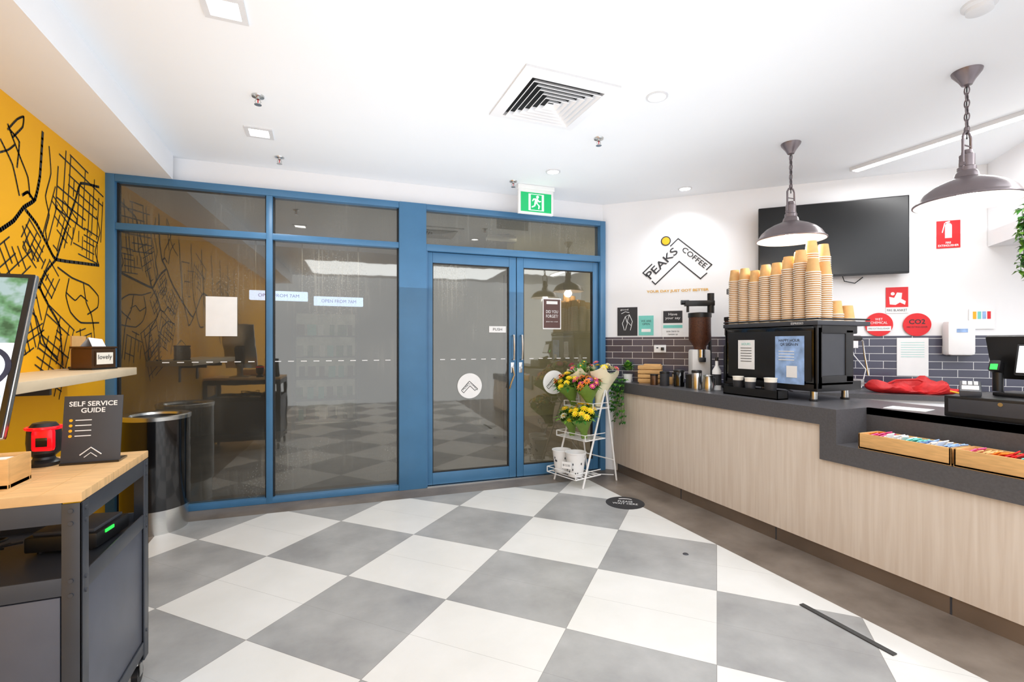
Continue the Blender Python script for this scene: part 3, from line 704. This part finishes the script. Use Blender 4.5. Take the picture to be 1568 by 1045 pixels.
# register etc.
b = B('cash_register_drawer',(3.28,1.28,0.918)); b.box((0,0,0.055),(0.40,0.46,0.11),M_black,0.006).box((-0.202,0,0.06),(0.004,0.42,0.07),M_dgrey,0.001).cyl((-0.2,0,0.085),(-0.207,0,0.085),0.01,M_steel,seg=12).done()
b = B('pos_terminal',(3.36,1.27,1.029)); b.box((0,0,0.01),(0.2,0.24,0.02),M_black,0.006).box((0.02,0,0.10),(0.05,0.07,0.17),M_black,0.008)
b.box((0.02,0,0.20),(0.03,0.36,0.24),M_black,0.008,rot=(0,-18,0)).box((-0.04,-0.07,0.19),(0.02,0.24,0.16),M_black,0.004,rot=(0,14,0)).box((-0.052,-0.07,0.192),(0.003,0.22,0.14),pm('pos_disp',s(225,228,232),0.3,emit=0.5),rot=(0,14,0))
b.cyl((-0.02,0.13,0.02),(-0.02,0.13,0.13),0.022,M_black,seg=16).box((-0.035,0.13,0.15),(0.05,0.05,0.06),M_black,0.01,rot=(0,20,0)).box((-0.06,0.13,0.15),(0.004,0.03,0.03),M_greenglow,rot=(0,20,0)); b.done()
b = B('card_reader',(3.17,1.44,1.029),25); b.box((0,0,0.035),(0.18,0.085,0.035),M_dgrey,0.01,rot=(0,-14,0)).box((-0.045,0,0.043),(0.06,0.065,0.004),M_paper,rot=(0,-14,0))
for i in range(3):
    for j in range(3): b.box((0.01+i*0.02,-0.022+j*0.022,0.057+i*0.005),(0.013,0.016,0.006),M_paper,rot=(0,-14,0))
b.box((0,0,0.01),(0.1,0.07,0.02),M_black,0.004).done()
B('counter_paper',(3.2,1.74,0.9175),12).box((0,0,0.0015),(0.15,0.2,0.003),M_paper).done()
bg = B('red_fabric_bag', lw(2.47,-0.40,0.918), LA)
tb = bmesh.new(); bmesh.ops.create_icosphere(tb, subdivisions=4, radius=1)
for v_ in tb.verts:
    x,y,z = v_.co; n = 0.2*math.sin(5*x+2*y)+0.2*math.sin(9*y+4*x)+0.16*math.cos(13*x-3*z)
    v_.co = Vector((x*0.27*(1+n*0.3), y*0.12*(1+n*0.5), max(0.001,(z+0.55)*0.05*(1+n*1.6))))
bg.app(tb,M_redbag); bg.tube([(-0.2,-0.03,0.05),(-0.12,-0.05,0.10),(0.02,-0.05,0.11),(0.12,-0.04,0.06)],0.008,M_redbag)
bg.tube([(0.2,-0.08,0.03),(0.28,-0.1,0.01),(0.33,-0.06,0.008)],0.006,M_yel); bg.done()

# ------------------------------------------------------------------ logo wall items
lg = B('wall_logo', lw(0.73,-0.003,2.12), LA)
def sg(x0,z0,x1,z1,w=0.011):
    dx,dz=x1-x0,z1-z0; l=math.hypot(dx,dz); nx,nz=-dz/l*w/2,dx/l*w/2; ex,ez=dx/l*w/2,dz/l*w/2
    lg.mesh([(x0-ex+nx,0,z0-ez+nz),(x0-ex-nx,0,z0-ez-nz),(x1+ex-nx,0,z1+ez-nz),(x1+ex+nx,0,z1+ez+nz)],[(0,1,2,3)],M_dark)
sg(-0.325,-0.105,-0.24,-0.024); sg(-0.06,0.148,0.01,0.215); sg(0.01,0.215,0.315,-0.06); sg(-0.325,-0.105,-0.29,-0.14)
sg(0.315,-0.06,0.27,-0.105); sg(-0.235,-0.195,-0.205,-0.225) ; sg(-0.205,-0.225,0.02,-0.01); sg(0.02,-0.01,0.215,-0.19); sg(0.215,-0.19,0.27,-0.14)
lg.text('PEAKS',0.37,0.078,(-0.145,-0.001,-0.02),M_dark,rot=44,bold=0.01); lg.text('COFFEE',0.28,0.05,(0.16,-0.001,0.02),M_dark,rot=-42,bold=0.01)
lg.cyl((-0.105,0.001,0.20),(-0.105,-0.001,0.20),0.048,M_dark,seg=36).cyl((-0.105,0,0.20),(-0.105,-0.0025,0.20),0.037,M_yel,seg=36)
lg.text('YOUR DAY JUST GOT BETTER',0.58,0.032,(0.0,-0.001,-0.30),M_gold,bold=0.025); lg.done()

tv = B('wall_television', lw(1.99,-0.10,2.205), LA)
tv.box((0,0,0),(1.11,0.035,0.645),M_black,0.006).box((0,-0.0185,0.004),(1.09,0.002,0.62),M_screen).box((0,0.03,-0.02),(0.7,0.04,0.4),M_black,0.01).box((0,0.07,0),(0.35,0.05,0.3),M_black)
tv.tube([(0.1,0.03,-0.32),(0.12,0.06,-0.36),(0.2,0.07,-0.38),(0.26,0.08,-0.33)],0.004,M_ash); tv.done()

p = B('poster', lw(0.25,-0.003,1.527), LA).box((0,0,0),(0.2,0.003,0.29),M_dark)
for pts in ([(-0.03,0,-0.09),(-0.05,0,-0.02),(-0.02,0,0.05),(0.02,0,0.07),(0.05,0,0.0),(0.03,0,-0.09)],[(-0.02,0,0.05),(0.0,0,-0.02),(-0.02,0,-0.09)],[(-0.06,0,0.08),(-0.02,0,0.1),(0.02,0,0.09)],[(0.02,0,0.07),(0.0,0,0.0),(0.035,0,-0.04)]):
    p.tube([(a,-0.002,c_) for a,_,c_ in pts],0.003,M_paper,seg=6)
p.text('good',0.08,0.02,(-0.03,-0.002,0.12),M_paper).done()
B('poster', lw(0.435,-0.003,1.484), LA).box((0,0,0),(0.145,0.003,0.198),M_teal).text('WE ARE\nOPEN',0.1,0.05,(0,-0.002,0.03),M_dark).box((0,-0.002,-0.05),(0.09,0.001,0.03),M_paper).done()
B('poster', lw(0.69,-0.003,1.49), LA).box((0,0,0),(0.2,0.003,0.29),M_paper).box((0,-0.002,0.075),(0.18,0.001,0.12),M_dark).text('Have\nyour say',0.14,0.07,(0,-0.003,0.08),M_paper).box((0,-0.002,-0.02),(0.18,0.001,0.03),M_teal).text('scan here to\nreview us',0.12,0.05,(0,-0.003,-0.08),M_dgrey).done()
B('power_outlet', lw(0.57,-0.014,1.25), LA).box((0,0,0),(0.115,0.012,0.075),M_paper,0.003).box((-0.025,-0.007,0.01),(0.02,0.003,0.012),M_dgrey).box((0.025,-0.02,0.0),(0.03,0.03,0.03),M_black,0.004).done()
b = B('fire_extinguisher_sign', lw(2.84,-0.004,2.20), LA).box((0,0,0),(0.155,0.003,0.225),M_red)
b.box((0,-0.002,0.02),(0.045,0.001,0.10),M_paper).cyl((0,-0.001,0.07),(0,-0.0026,0.07),0.0225,M_paper,seg=24).box((-0.005,-0.002,0.1),(0.03,0.001,0.012),M_paper,rot=(0,-15,0)).box((-0.032,-0.002,0.055),(0.007,0.001,0.08),M_paper,rot=(0,12,0)).text('FIRE\nEXTINGUISHER',0.135,0.04,(0,-0.002,-0.08),M_paper,bold=0.02).done()
b = B('fire_blanket_sign', lw(2.495,-0.004,1.68), LA).box((0,0,-0.01),(0.155,0.003,0.22),M_paper).box((0,-0.001,0.015),(0.155,0.003,0.17),M_red)
b.vprism([(-0.05,-0.045),(-0.055,0.02),(-0.02,0.01),(0.0,0.055),(0.035,0.05),(0.03,0.0),(0.06,-0.02),(0.055,-0.05),(0.02,-0.03),(-0.01,-0.05)],-0.004,-0.002,M_paper).cyl((-0.03,-0.002,0.045),(-0.03,-0.004,0.045),0.014,M_paper,seg=16).text('FIRE BLANKET',0.14,0.02,(0,-0.003,-0.095),M_dgrey).done()
b = B('chemical_extinguisher_sign', lw(2.367,-0.010,1.465), LA).cyl((0,0,0),(0,-0.003,0),0.1,M_red,seg=48).box((0,-0.004,-0.035),(0.17,0.001,0.04),M_paper).text('WET\nCHEMICAL',0.12,0.05,(0,-0.004,0.03),M_paper).text('FIRE EXTINGUISHER',0.15,0.014,(0,-0.005,-0.035),M_dark).done()
b = B('gas_extinguisher_sign', lw(2.63,-0.010,1.46), LA).cyl((0,0,0),(0,-0.003,0),0.096,M_red,seg=48).text('CO2',0.11,0.04,(0,-0.004,0.025),M_dark,bold=0.02).text('FIRE EXTINGUISHER',0.14,0.014,(0,-0.004,-0.02),M_dark).done()
b = B('notice_paper', lw(2.60,-0.010,1.19), LA).box((0,0,0),(0.215,0.002,0.32),M_paper)
for k in range(7): b.box((0,-0.0015,0.12-k*0.02),(0.16,0.001,0.003),M_teal)
b.done()
b = B('paper_towel_dispenser', lw(2.88,-0.07,1.345), LA).box((0,0,0.0),(0.18,0.12,0.28),M_paper,0.03).box((0,-0.061,0.06),(0.07,0.003,0.03),M_bluepaper).box((0,-0.01,-0.142),(0.13,0.05,0.006),M_dgrey).done()
b = B('safety_chart', lw(3.05,-0.010,1.50), LA).box((0,0,0),(0.16,0.002,0.16),M_paper)
for k,mm in enumerate((M_yel,M_teal,M_bluepaper,M_red)): b.box((-0.045+k*0.03,-0.002,0.03),(0.022,0.001,0.06),mm)
b.done()
B('power_outlet', lw(2.16,-0.014,1.30), LA).box((0,0,0),(0.115,0.012,0.075),M_paper,0.003).tube([(0.0,-0.01,0.0),(0.02,-0.03,-0.1),(0.10,-0.05,-0.22),(0.06,-0.08,-0.375)],0.004,M_paper).done()
B('menu_sign', lw(3.14,-0.83,2.42), LA).box((0.12,0,0),(0.26,0.01,0.26),M_yel,0.002).text('MENU',0.2,0.05,(0.12,-0.007,0.05),M_dark).done()
b = B('hanging_ivy', lw(3.06,-0.72,0), LA)
for k in range(12):
    x0 = random.uniform(-0.07,-0.01); y0 = random.uniform(-0.1,0.12); Ln = random.uniform(0.3,0.6)
    pts = [(0.03,y0,2.25)]+[(x0+random.uniform(-.02,.02),y0+random.uniform(-.02,.02),2.23-Ln*q/8) for q in range(9)]
    b.tube(pts,0.002,M_leaf,seg=5)
    for q in pts[1:]:
        for _ in range(5): leaf(b,q,rnd_dir(-0.7,0.4),0.05,0.035,random.choice((M_leaf,M_leaf2,M_leaf)))
b.done()

# ------------------------------------------------------------------ flower stand
SA = -75; SO = (2.17, 3.94)
fs = B('flower_stand',(SO[0],SO[1],0),SA)
W = 0.19
for sx in (-W,W):
    fs.tube([(sx,-0.03,0.0),(sx,0.27,0.90)],0.009,M_paper).tube([(sx,0.42,0.0),(sx,0.27,0.90)],0.008,M_paper)
fs.tube([(-W,0.27,0.90),(W,0.27,0.90)],0.008,M_paper).tube([(-W,0.38,0.2),(W,0.38,0.2)],0.006,M_paper)
tiers = [(0.09,-0.12,0.20),(0.42,0.0,0.26),(0.70,0.10,0.30)]
for z,y0,y1 in tiers:
    for k in range(7):
        yy = y0+(y1-y0)*k/6; fs.tube([(-W,yy,z),(W,yy,z)],0.004,M_paper,seg=6)
    for sx in (-W,W):
        fs.tube([(sx,y0,z),(sx,y1,z)],0.006,M_paper,seg=6); fs.tube([(sx,y0,z+0.05),(sx,y1,z+0.05)],0.004,M_paper,seg=6)
        fs.tube([(sx,y0,z),(sx,y0,z+0.05)],0.005,M_paper,seg=6)
    fs.tube([(-W,y0,z+0.05),(W,y0,z+0.05)],0.004,M_paper,seg=6)
fs.tube([(-W,0.01,0.06),(W,0.38,0.06)],0.004,M_paper)
fs.done()
def fsw(x, y, z):
    a = R(SA); return (SO[0]+x*math.cos(a)-y*math.sin(a), SO[1]+x*math.sin(a)+y*math.cos(a), z)
def bucket(p, r, h, name='flower_bucket'):
    b = B(name, p, -50); b.lathe([(0,0),(r*0.72,0),(r,h),(r*1.06,h),(r*1.06,h+0.008),(r*0.96,h+0.006),(r*0.68,0.01),(0,0.01)],M_paper)
    b.tube([(r*math.cos(t)*1.03,0.0-0.01,h-0.01-r*0.7*math.sin(t)) for t in [math.pi*k/10 for k in range(11)]],0.002,M_steel,seg=5)
    for k in range(16):
        a = random.uniform(0,6.28); z = random.uniform(0.15,0.7)*h; rr = r*(0.72+0.28*z/h)+0.001; b.sph((rr*math.cos(a),rr*math.sin(a),z),0.006,M_dgrey,(1,1,1.8),seg=8)
    b.done()
def flower(b, p, r, mat, cm, up):
    up = Vector(up).normalized(); q = up.to_track_quat('Z','Y').to_matrix().to_4x4(); X = Matrix.Translation(p) @ q
    n = 10
    for ly in range(2):
        vs = [(0,0,0.002+ly*0.004)]; fc = []
        for k in range(n):
            a = 2*math.pi*(k+0.5*ly)/n; rr = r*(1-0.3*ly); w = 2*math.pi/n*0.42
            vs += [(rr*0.6*math.cos(a-w),rr*0.6*math.sin(a-w),0.006+ly*0.006),(rr*math.cos(a),rr*math.sin(a),0.004+ly*0.012),(rr*0.6*math.cos(a+w),rr*0.6*math.sin(a+w),0.006+ly*0.006)]
            fc.append((0,1+3*k,2+3*k,3+3*k))
        b.mesh(vs,fc,mat,X)
    b.sph((0,0,0.008),r*0.28,cm,(1,1,0.6),seg=8,M=X)
def bouquet(p, tilt, mats, wrap, nfl=11, h=0.30, r=0.10, name='flower_bouquet', nleaf=60):
    b = B(name, p); T = Matrix.Rotation(R(tilt[0]),4,'X') @ Matrix.Rotation(R(tilt[1]),4,'Y')
    seg = 24; vs = [(0,0,0)]; fc = []
    for lv,(rr,zz) in enumerate(((0.03,0.0),(0.035,0.06),(r*0.7,h*0.5),(r*1.2,h*0.82))):
        for k in range(seg):
            a = 2*math.pi*k/seg; j = (0.02*math.sin(5*a)+(0.04 if k%4==0 else 0)) if lv == 3 else 0
            vs.append((rr*math.cos(a)*(1+0.06*math.sin(4*a)),rr*math.sin(a),zz+j))
    for lv in range(3):
        for k in range(seg): a0 = 1+lv*seg; fc.append((a0+k,a0+(k+1)%seg,a0+seg+(k+1)%seg,a0+seg+k))
    for k in range(seg): fc.append((0,1+(k+1)%seg,1+k))
    b.mesh(vs,fc,wrap,T)
    for k in range(nleaf):
        d = rnd_dir(0.1,1.0); pp = Vector((d[0]*r*0.7,d[1]*r*0.7,h*0.75))
        P = T @ pp; D = T.to_3x3() @ Vector(d); leaf(b,P,D,random.uniform(0.07,0.13),0.032,random.choice((M_leaf,M_leaf2)),0.15)
    for k in range(nfl):
        a = k*2.4; rr = r*1.15*math.sqrt((k+0.5)/nfl); P = T @ Vector((rr*math.cos(a),rr*math.sin(a),h*0.95+random.uniform(0,0.05)-rr*0.3))
        D = T.to_3x3() @ Vector((math.cos(a)*rr*6,math.sin(a)*rr*6,1)); mt = random.choice(mats); flower(b,P,random.uniform(0.032,0.046),mt,M_holder if mt==M_forg else M_yel,D)
    b.done()
bucket(fsw(-0.10,-0.02,0.096),0.085,0.20); bucket(fsw(0.09,-0.02,0.096),0.092,0.21)
b = B('price_tag', fsw(0.10,-0.145,0.21), -55).box((0,0,0.0),(0.09,0.003,0.06),M_paper).text('$12.50',0.07,0.02,(0,-0.003,0),M_dark).done()
bouquet(fsw(0.08,0.10,0.43),(14,-14),[M_fyel,M_fyel,M_leaf2],M_gpaper,16,0.29,0.105)
bouquet(fsw(-0.09,0.11,0.43),(14,-14),[M_cpaper,M_leaf2,M_fyel],M_gpaper,9,0.25,0.09)
bouquet(fsw(-0.11,0.15,0.71),(10,-22),[M_fyel,M_forg,M_fyel],M_gpaper,15,0.30,0.11)
bouquet(fsw(0.09,0.16,0.71),(12,-14),[M_fpink,M_forg,M_fpur,M_fyel],M_gpaper,16,0.28,0.11)
bouquet(fsw(0.12,0.24,0.71),(-2,10),[M_fyel,M_cpaper,M_fpink],M_cpaper,11,0.40,0.13,nleaf=25)
bouquet(fsw(-0.05,0.24,0.71),(0,-8),[M_fpink,M_leaf2,M_leaf],M_cpaper,9,0.41,0.12)

# floor items
b = B('floor_decal',(2.317,3.29,0)).cyl((0,0,0),(0,0,0.002),0.155,M_dark,seg=48)
Mf = Matrix.Translation((0,0,0.0035)) @ Matrix.Rotation(R(-35),4,'Z') @ Matrix.Rotation(R(-90),4,'X')
b.text('PLEASE\nWAIT HERE',0.2,0.09,(0,0,0),M_paper,M=Mf).tube([(0.1*math.cos(t),0.1*math.sin(t),0.0025) for t in [0.4+k*0.1 for k in range(12)]],0.003,M_paper,seg=5).done()
B('floor_cable_strip',(2.227,1.47,0)).bx(-0.014,0.014,-0.21,0.21,0,0.006,M_strip,0.002).done()
B('floor_outlet_cap',(2.10,2.35,0)).lathe([(0,0.004),(0.014,0.004),(0.018,0)],M_dgrey,seg=20).done()

# ------------------------------------------------------------------ left: bin, ledge, cart
b = B('waste_bin',(-1.07,4.09,0)); r = 0.205
b.lathe([(0,0),(0.19,0),(0.192,0.16),(0.185,0.165)],M_steel,seg=56).lathe([(0.185,0.165),(r,0.165),(r,0.775),(r-0.01,0.778)],M_gloss,seg=56)
b.lathe([(r-0.01,0.775),(r+0.004,0.775),(r+0.006,0.80),(r-0.005,0.806),(0.155,0.80),(0.145,0.785)],M_steel,seg=56).lathe([(0.145,0.785),(0.12,0.70),(0.11,0.66),(0,0.66)],M_black,seg=56)
b.done()
b = B('wall_bench_ledge',(-1.46,0,0)); b.bx(0.0,0.36,2.32,3.81,1.10,1.147,M_ledge,0.004)
for yy in (2.45,3.0): b.bx(0,0.25,yy-0.01,yy+0.01,1.05,1.10,M_dgrey).bx(0,0.012,yy-0.02,yy+0.02,0.9,1.10,M_dgrey)
b.done()
b = B('napkin_dispenser',(-1.25,3.60,1.148),70); b.box((0,0,0.065),(0.18,0.12,0.12),M_holder,0.008).box((0,0,0.13),(0.19,0.13,0.012),M_holder,0.004).box((0,-0.062,0.065),(0.14,0.003,0.09),M_holder).box((0,-0.063,0.065),(0.12,0.003,0.07),M_cupw).box((0,0,0.004),(0.19,0.13,0.008),M_black)
b.text('lovely',0.1,0.035,(0,-0.066,0.07),M_dark)
b.mesh([(-0.05,-0.03,0.136),(0.05,-0.03,0.136),(0.06,0.0,0.18),(-0.03,0.01,0.19),(-0.05,0.04,0.136),(0.05,0.04,0.136)],[(0,1,2,3),(3,2,5,4)],M_paper).done()
B('menu_card_holder',(-1.38,3.75,1.148),70).box((0,0,0.1),(0.10,0.01,0.2),M_kraft).box((0,0,0.006),(0.1,0.04,0.012),M_dgrey).done()

c = B('utility_cart',(-1.033,1.978,0)); X, Y = 0.417, 0.2825
c.bx(-X,X,-Y,Y,0.858,0.885,M_carttop,0.003)
for k in range(1,9):
    xx = -X+2*X*k/9; c.bx(xx-0.0008,xx+0.0008,-Y,Y,0.8845,0.8854,M_wood)
for sx in (-1,1):
    for sy in (-1,1):
        x0 = sx*X; y0 = sy*Y
        c.box((x0-sx*0.0025,y0-sy*0.0225,0.475),(0.005,0.045,0.76),M_cart,0.001).box((x0-sx*0.0225,y0-sy*0.0025,0.475),(0.045,0.005,0.76),M_cart,0.001)
        for zz in (0.835,0.80,0.64,0.60,0.2):
            c.cyl((x0,y0-sy*0.024,zz),(x0+sx*0.004,y0-sy*0.024,zz),0.006,M_dgrey,seg=10); c.cyl((x0-sx*0.024,y0,zz),(x0-sx*0.024,y0+sy*0.004,zz),0.006,M_dgrey,seg=10)
        cx, cy = x0-sx*0.03, y0-sy*0.03
        c.cyl((cx,cy,0.075),(cx,cy,0.11),0.012,M_steel,seg=12).box((cx,cy,0.097),(0.05,0.05,0.005),M_cart)
        c.cyl((cx-0.010,cy+0.01,0.034),(cx+0.010,cy+0.01,0.034),0.034,M_black,seg=24).box((cx-0.014,cy+0.005,0.058),(0.003,0.03,0.05),M_steel).box((cx+0.014,cy+0.005,0.058),(0.003,0.03,0.05),M_steel)
for z0,z1 in ((0.80,0.858),(0.60,0.65),(0.12,0.165)):
    c.bx(-X+0.045,X-0.045,-Y+0.002,-Y+0.008,z0,z1,M_cart,0.001).bx(-X+0.045,X-0.045,Y-0.008,Y-0.002,z0,z1,M_cart,0.001)
    c.bx(X-0.008,X-0.002,-Y+0.045,Y-0.045,z0,z1,M_cart,0.001).bx(-X+0.002,-X+0.008,-Y+0.045,Y-0.045,z0,z1,M_cart,0.001)
c.bx(-X+0.005,X-0.005,-Y+0.006,Y-0.006,0.612,0.618,M_cart).bx(-X+0.005,X-0.005,-Y+0.006,Y-0.006,0.14,0.146,M_cart)
c.bx(X-0.018,X-0.008,-Y+0.02,Y-0.02,0.165,0.60,M_cartp,0.002).bx(-X+0.008,-X+0.018,-Y+0.02,Y-0.02,0.165,0.60,M_cartp,0.002).bx(-X+0.02,X-0.02,Y-0.018,Y-0.008,0.165,0.60,M_cartp,0.002)
c.bx(-X+0.05,-0.003,-Y+0.006,-Y+0.02,0.17,0.595,M_cartp,0.003).bx(0.003,X-0.05,-Y+0.006,-Y+0.02,0.17,0.595,M_cartp,0.003)
for sx in (-0.03,0.03): c.cyl((sx,-Y-0.004,0.38),(sx,-Y-0.004,0.46),0.005,M_steel,seg=8)
c.done()
b = B('network_router',(-0.76,2.08,0.619),-8); b.box((0,0,0.035),(0.2,0.2,0.05),M_black,0.008).box((0,0,0.065),(0.17,0.17,0.012),M_dgrey,0.004).box((0.101,-0.03,0.05),(0.003,0.05,0.01),M_greenglow)
for sx in (-0.07,0.07):
    for sy in (-0.07,0.07): b.cyl((sx,sy,0),(sx,sy,0.012),0.01,M_black,seg=10)
b.done()
b = B('cable_bundle',(-1.06,1.92,0.622))
for k in range(8):
    a0 = random.uniform(0,6.28); pts = [(0.0+0.12*math.cos(a0+t*0.5)*(0.5+0.08*t)+0.02*k-0.07,0.09*math.sin(a0+t*0.6),0.006+0.009*k+0.008*math.sin(t)) for t in range(11)]
    b.tube(pts,0.004,[M_ash,M_ash,M_bluewire,M_ash,M_ash,M_ash,M_ash,M_ash][k],seg=6)
b.done()
# kiosk
b = B('self_order_kiosk',(-1.10,1.994,0.885)); T = Matrix.Translation((0,0,0.115)) @ Matrix.Rotation(R(-20),4,'X')
b.box((0,0.012,0.29),(0.36,0.024,0.58),M_steel,0.010,M=T).box((0,-0.002,0.29),(0.352,0.006,0.572),M_gloss,0.002,M=T)
b.box((0,-0.006,0.44),(0.32,0.002,0.24),M_kiosk,M=T).box((0,-0.006,0.175),(0.32,0.002,0.29),M_kw,M=T)
b.cyl((0.09,-0.006,0.235),(0.09,-0.008,0.235),0.075,M_kd,seg=40,M=T).cyl((0.09,-0.007,0.235),(0.09,-0.0095,0.235),0.06,M_kw,seg=40,M=T).cyl((0.09,-0.008,0.235),(0.09,-0.0105,0.235),0.045,M_kd,seg=40,M=T)
b.vprism([(0.03,0.05),(0.155,0.05),(0.155,0.14),(0.09,0.10)],-0.0085,-0.0065,M_kb,M=T).box((0.11,-0.009,0.06),(0.09,0.002,0.03),M_kr,M=T)
b.box((0,0.045,0.18),(0.10,0.05,0.22),M_dgrey,0.01,M=T).box((0,0.08,0.09),(0.07,0.03,0.18),M_steel,0.006).box((0,0.07,0.008),(0.22,0.18,0.016),M_steel,0.005).done()
b = B('barcode_scanner',(-0.872,2.12,0.885)); b.lathe([(0,0),(0.042,0),(0.044,0.012),(0.03,0.022),(0.028,0.03)],M_black).lathe([(0.028,0.03),(0.043,0.045),(0.046,0.08),(0.044,0.125),(0.03,0.145),(0,0.15)],M_black)
b.box((0.012,-0.034,0.09),(0.060,0.026,0.075),M_redglow,0.012).tube([(0.045*math.cos(a),0.045*math.sin(a),0.128) for a in [2*math.pi*k/24 for k in range(24)]],0.006,M_redglow,closed=True).box((0.012,-0.048,0.085),(0.03,0.003,0.03),M_gloss,0.001).done()
b = B('self_service_sign',(-0.735,2.09,0.885),0); T = Matrix.Rotation(R(-8),4,'X')
b.box((0,0,0.118),(0.165,0.006,0.232),M_dgrey,0.001,M=T).box((0,0.03,0.004),(0.165,0.08,0.006),M_gloss)
b.text('SELF SERVICE\nGUIDE',0.135,0.04,(0,-0.0045,0.195),M_paper,M=T,bold=0.02)
for k in range(4): b.cyl((-0.06,-0.003,0.15-k*0.018),(-0.06,-0.005,0.15-k*0.018),0.005,M_yel,seg=12,M=T).box((-0.025,-0.0045,0.15-k*0.018),(0.045,0.001,0.003),M_paper,M=T)
b.tube([(-0.03,-0.005,0.03),(0.0,-0.005,0.055),(0.03,-0.005,0.03)],0.002,M_paper,M=T,seg=5).tube([(-0.018,-0.005,0.022),(0.0,-0.005,0.037),(0.018,-0.005,0.022)],0.0015,M_paper,M=T,seg=5).done()
b = B('wooden_tray_box',(-0.97,1.86,0.885)); b.bx(-0.15,0.15,-0.06,0.06,0,0.012,M_wood).bx(-0.15,0.15,-0.06,-0.05,0,0.085,M_wood,0.002).bx(-0.15,0.15,0.05,0.06,0,0.085,M_wood,0.002).bx(-0.15,-0.14,-0.05,0.05,0,0.085,M_wood,0.002).bx(0.14,0.15,-0.05,0.05,0,0.085,M_wood,0.002)
b.bx(-0.14,0.14,-0.045,0.045,0.03,0.075,M_paper).done()

# ------------------------------------------------------------------ lights
def area(name, loc, size, e, rot=(0,0,0), col=(1,1,1)):
    l = bpy.data.lights.new(name,'AREA'); l.shape = 'RECTANGLE'; l.size, l.size_y = size; l.energy = e; l.color = col
    o = bpy.data.objects.new(name,l); o.location = loc; o.rotation_euler = [R(a) for a in rot]; scene.collection.objects.link(o)
area('rear_panel_light',(1.2,-0.9,2.73),(3.6,1.6),82,col=(0.90,0.95,1))  # unseen fill light added behind the camera to brighten the room
area('rear_fill_b',(3.9,0.2,2.73),(1.2,1.6),26,col=(0.92,0.96,1))  # another added fill, out of view, for the counter side
area('strip_light',(4.07,1.1,2.70),(0.06,3.0),20)
area('ceiling_uplight',(0.9,2.5,1.8),(3.4,3.6),34,rot=(180,0,0),col=(0.88,0.94,1))  # added fill floating mid-room, aimed up to brighten the ceiling; no fitting there
area('ceiling_fill_b',(4.3,1.5,2.2),(1.3,2.6),5.5,rot=(180,0,0),col=(0.90,0.95,1))  # second added upward fill, lifts the ceiling over the service area
def spot(name, loc, e, ang=130):
    l = bpy.data.lights.new(name,'SPOT'); l.energy = e; l.spot_size = R(ang); l.spot_blend = 0.8; l.shadow_soft_size = 0.06; l.color = (0.93,0.97,1)
    o = bpy.data.objects.new(name,l); o.location = loc; scene.collection.objects.link(o)
for p in ((1.83,2.284),(1.82,3.604),(3.157,3.541)): spot('downlight_lamp',(p[0],p[1],2.72),24)
for p in ((-0.379,3.686),(-0.379,2.375)): spot('downlight_lamp',(p[0],p[1],2.72),42,150)
area('corridor_light',(0.3,6.6,2.7),(3,1.0),9,col=(1,0.95,0.85))
area('corridor_light_b',(3.3,6.0,2.7),(1.2,1.6),50,col=(1,0.96,0.82))
w = bpy.data.worlds.new('World'); scene.world = w; w.use_nodes = True
bg_ = w.node_tree.nodes['Background']; bg_.inputs[0].default_value = (0.92,0.95,1,1); bg_.inputs[1].default_value = 1.8

cam = bpy.data.cameras.new('Camera'); co = bpy.data.objects.new('Camera',cam); scene.collection.objects.link(co)
co.location = (0,0,1.3); co.rotation_euler = (R(90),0,R(-21.9)); cam.sensor_width = 36; cam.lens = 735/1568*36; cam.shift_y = 0.0027; cam.clip_start = 0.02
scene.camera = co
